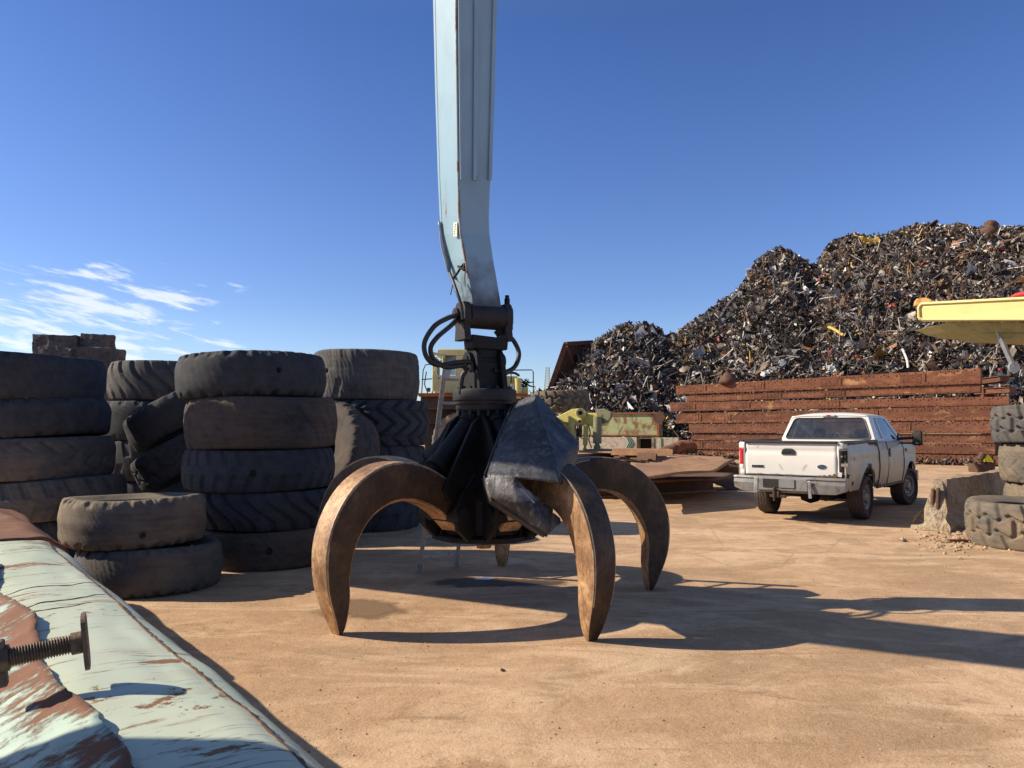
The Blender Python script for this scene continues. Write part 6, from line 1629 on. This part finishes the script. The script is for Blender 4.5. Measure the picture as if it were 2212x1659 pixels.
b = MB(); b.tube(catmull([Tp(x, y, .1) for x, y in ((1090, 812), (1098, 806), (1112, 806), (1122, 812))], 12), .045, 8); b.build('intake_pipe', MAT['grease'], t)
for x, o_ in ((998, .1), (1140, .2)):
    c = Tp(x, 957, o_)
    tm = tyre_mesh(1.13, .62, .62, 'slant', 26, .045, 5 + x, N=160, worn=.2)
    tm.materials.append(MAT['rub_dusty']); wh = bpy.data.objects.new('wheel', tm); COL.objects.link(wh); wh.parent = t
    wh.location = (c.x - PM[t.name].translation.x, c.y - YT, 1.13); wh.rotation_euler = (math.pi / 2, 0, -.25)
    b = MB(); b.lathe([(.63, .2), (.60, .24), (.5, .12), (.3, .16), (.25, .26), (0, .28)], (0, 0, 0), (0, 0, 1), 30); o = b.build('rim', MAT['pale_yellow']); o.parent = wh

MAT['dump_under'] = m_paint('shade_darkened_grimy_underside', (.40, .34, .13), (.2, .1, .05), .66, .8, (1, 1, 1), (.22, .18, .1), .7, .6)  # yellow with the shade under the body darkened into it, plus grime
# ------------------------------------------------------------------ yellow dump body overhanging at the top right
YD = 15.0; k = YD / FPX
def Dp(x, y, o=0): return at(x, y, YD + o - (x - 2100) * .0058)
t = thing('dump_body', 'pale yellow dump truck body jutting in at the right edge, rust on its lip', 'dump truck', (Dp(2330, 925).x, YD, 0))
A_, B_, C_, D_ = Dp(1984, 691), Dp(1982, 660), Dp(2560, 626), Dp(2560, 690)
b = MB(); dp = V((.16, .30, 0))
pp = [Dp(1984, 664), Dp(1990, 655.5), Dp(2560, 625), Dp(2560, 689), Dp(1994, 691), Dp(1984, 686)]
b.loft([pp, [q + dp for q in pp]]); b.build('body_side', MAT['dump_yellow'], t, bevel=.03)
b = MB(); pts = [Dp(1985, 664, -.015), Dp(1991, 656.5, -.015), Dp(2560, 626, -.015)]; b.tube(pts, .035, 6); b.tube([Dp(1994, 690, -.015), Dp(2560, 689, -.015)], .03, 6); b.tube([Dp(1984.5, 664, -.015), Dp(1984.5, 686, -.015), Dp(1994, 690, -.015)], .03, 6); b.build('rim_bead', MAT['dump_yellow'], t)
b = MB()
pp = [Dp(1991, 656), Dp(1993, 645), Dp(1999, 639), Dp(2014, 638.5), Dp(2030, 644), Dp(2046, 653)]
b.loft([[q + V((0, .25, 0)) for q in pp], [q + V((0, .33, 0)) for q in pp]]); b.build('lip_plate', m_paint('rusty_orange_lip', (.62, .36, .10), (.26, .11, .04), .5, 1.2), t, bevel=.01)
b = MB()
pp = [Dp(2066, 691), Dp(2100, 704), Dp(2140, 712), Dp(2560, 712), Dp(2560, 690)]
b.loft([[q + V((0, .35, 0)) for q in pp], [q + V((0, 1.6, 0)) for q in pp]])
pp = [Dp(2150, 712), Dp(2180, 722), Dp(2560, 735), Dp(2560, 712)]
b.loft([[q + V((0, .55, 0)) for q in pp], [q + V((0, 1.4, 0)) for q in pp]]); b.build('under_rib', MAT['dump_under'], t, bevel=.02)
b = MB(); b.tube(catmull([Dp(2184, 642, .1), Dp(2200, 637, .1), Dp(2230, 634, .1), Dp(2270, 636, .1)], 10), [.02 + .035 * math.sin(math.pi * (k + .3) / 11.5) for k in range(11)], 8); b.build('red_cloth', m_plain('red_cloth', (.45, .03, .04), .7), t)
b = MB(); a = Dp(2150, 705, .2); c = Dp(2190, 794, .2); b.bar(a, a.lerp(c, .3), .07, .04, up=(0, 1, 0)); b.bar(a.lerp(c, .28), c, .06, .10, up=(0, 1, 0)); b.cyl(c - V((0, .03, 0)), c + V((0, .03, 0)), .105, n=26); b.bar(Dp(2157, 725, .3), Dp(2152, 765, .3), .02, .02)
b.build('hanging_lever', MAT['galv'], t, bevel=.006)
xs_ = 13.6; YD = 12.6
b = MB(); b.box((xs_ + .6, YD + 1.1, 2.0), (.6, 1.4, 3.6)); b.box((xs_ + 2.2, YD + 1.1, 1.25), (5.2, 1.5, .7)); b.box((xs_ + 4, YD + 1.1, 2.4), (1.6, 2.2, 2.0)); b.build('support_chassis', MAT['yellow'], t, bevel=.05)
for x in (.9, 4.0):
    b = MB(); b.cyl((xs_ + x, YD - .2, .9), (xs_ + x, YD + .5, .9), .9, n=36); b.cyl((xs_ + x, YD - .24, .9), (xs_ + x, YD - .1, .9), .45, n=24); b.cyl((xs_ + x, YD + 1.8, .9), (xs_ + x, YD + 2.5, .9), .9, n=36); b.build('wheel', MAT['rub_dusty'], t, bevel=.06)

# ------------------------------------------------------------------ scrap engine with a yellow rag, behind the barrier
YE = 28.5; k = YE / FPX
def Ep_(x, y, o=0): return at(x, y, YE + o)
t = thing('scrap_engine', 'greasy dark scrap engine block on the dirt behind the barrier', 'engine', (Ep_(2132, 1000).x, YE, 0))
b = MB()
def eb(x0, y0, x1, y1, d0, d1):
    a, c = Ep_(x0, y1), Ep_(x1, y0); b.box(((a.x + c.x) / 2, YE + (d0 + d1) / 2, (max(0, a.z) + c.z) / 2), (c.x - a.x, d1 - d0, c.z - max(0, a.z)))
eb(2112, 1002, 2150, 1022, 0, .6); eb(2122, 994, 2136, 1004, .1, .5); eb(2138, 992, 2152, 1004, 0, .4); eb(2146, 985, 2154, 1005, .2, .5); b.build('block', MAT['truck_rust'], t, bevel=.03)
b = MB(); a = Ep_(2116, 994, -.05); b.cyl(a, Ep_(2124, 980, -.05), .11, .15, 14); b.cyl(Ep_(2120, 999, -.05), a, .06, n=10); b.build('filter_can', MAT['truck_rust'], t, bevel=.01)
b = MB(); b.cyl(Ep_(2105, 998, -.1), Ep_(2114, 1012, -.1), .07, n=12); b.tube(catmull([Ep_(2118, 998, -.1), Ep_(2126, 989, -.1), Ep_(2136, 990, -.1)], 8), .05, 7); b.build('manifold', MAT['truck_rust'], t)
b = MB(); q = Ep_(2134, 996, -.12)
b.grid(lambda u, v: q + V(((u - .5) * .36, -.03 + .05 * nz((u * 5, v * 5, 2)), .26 * math.sin(math.pi * min(1, u * .9 + .1)) * (1 - v * .9) + .03 * nz((u * 6, v * 6, 7)) - .04)), 14, 8)
tag(b.build('yellow_rag', m_plain('bright_yellow_rag', (.72, .66, .05), .8, 0, .1), solid=.02), 'bright yellow rag draped on the scrap engine', 'rag')
for o in list(bpy.data.objects):
    if o.type == 'MESH' and o.parent is None and 'label' not in o: print('NOLABEL', o.name)
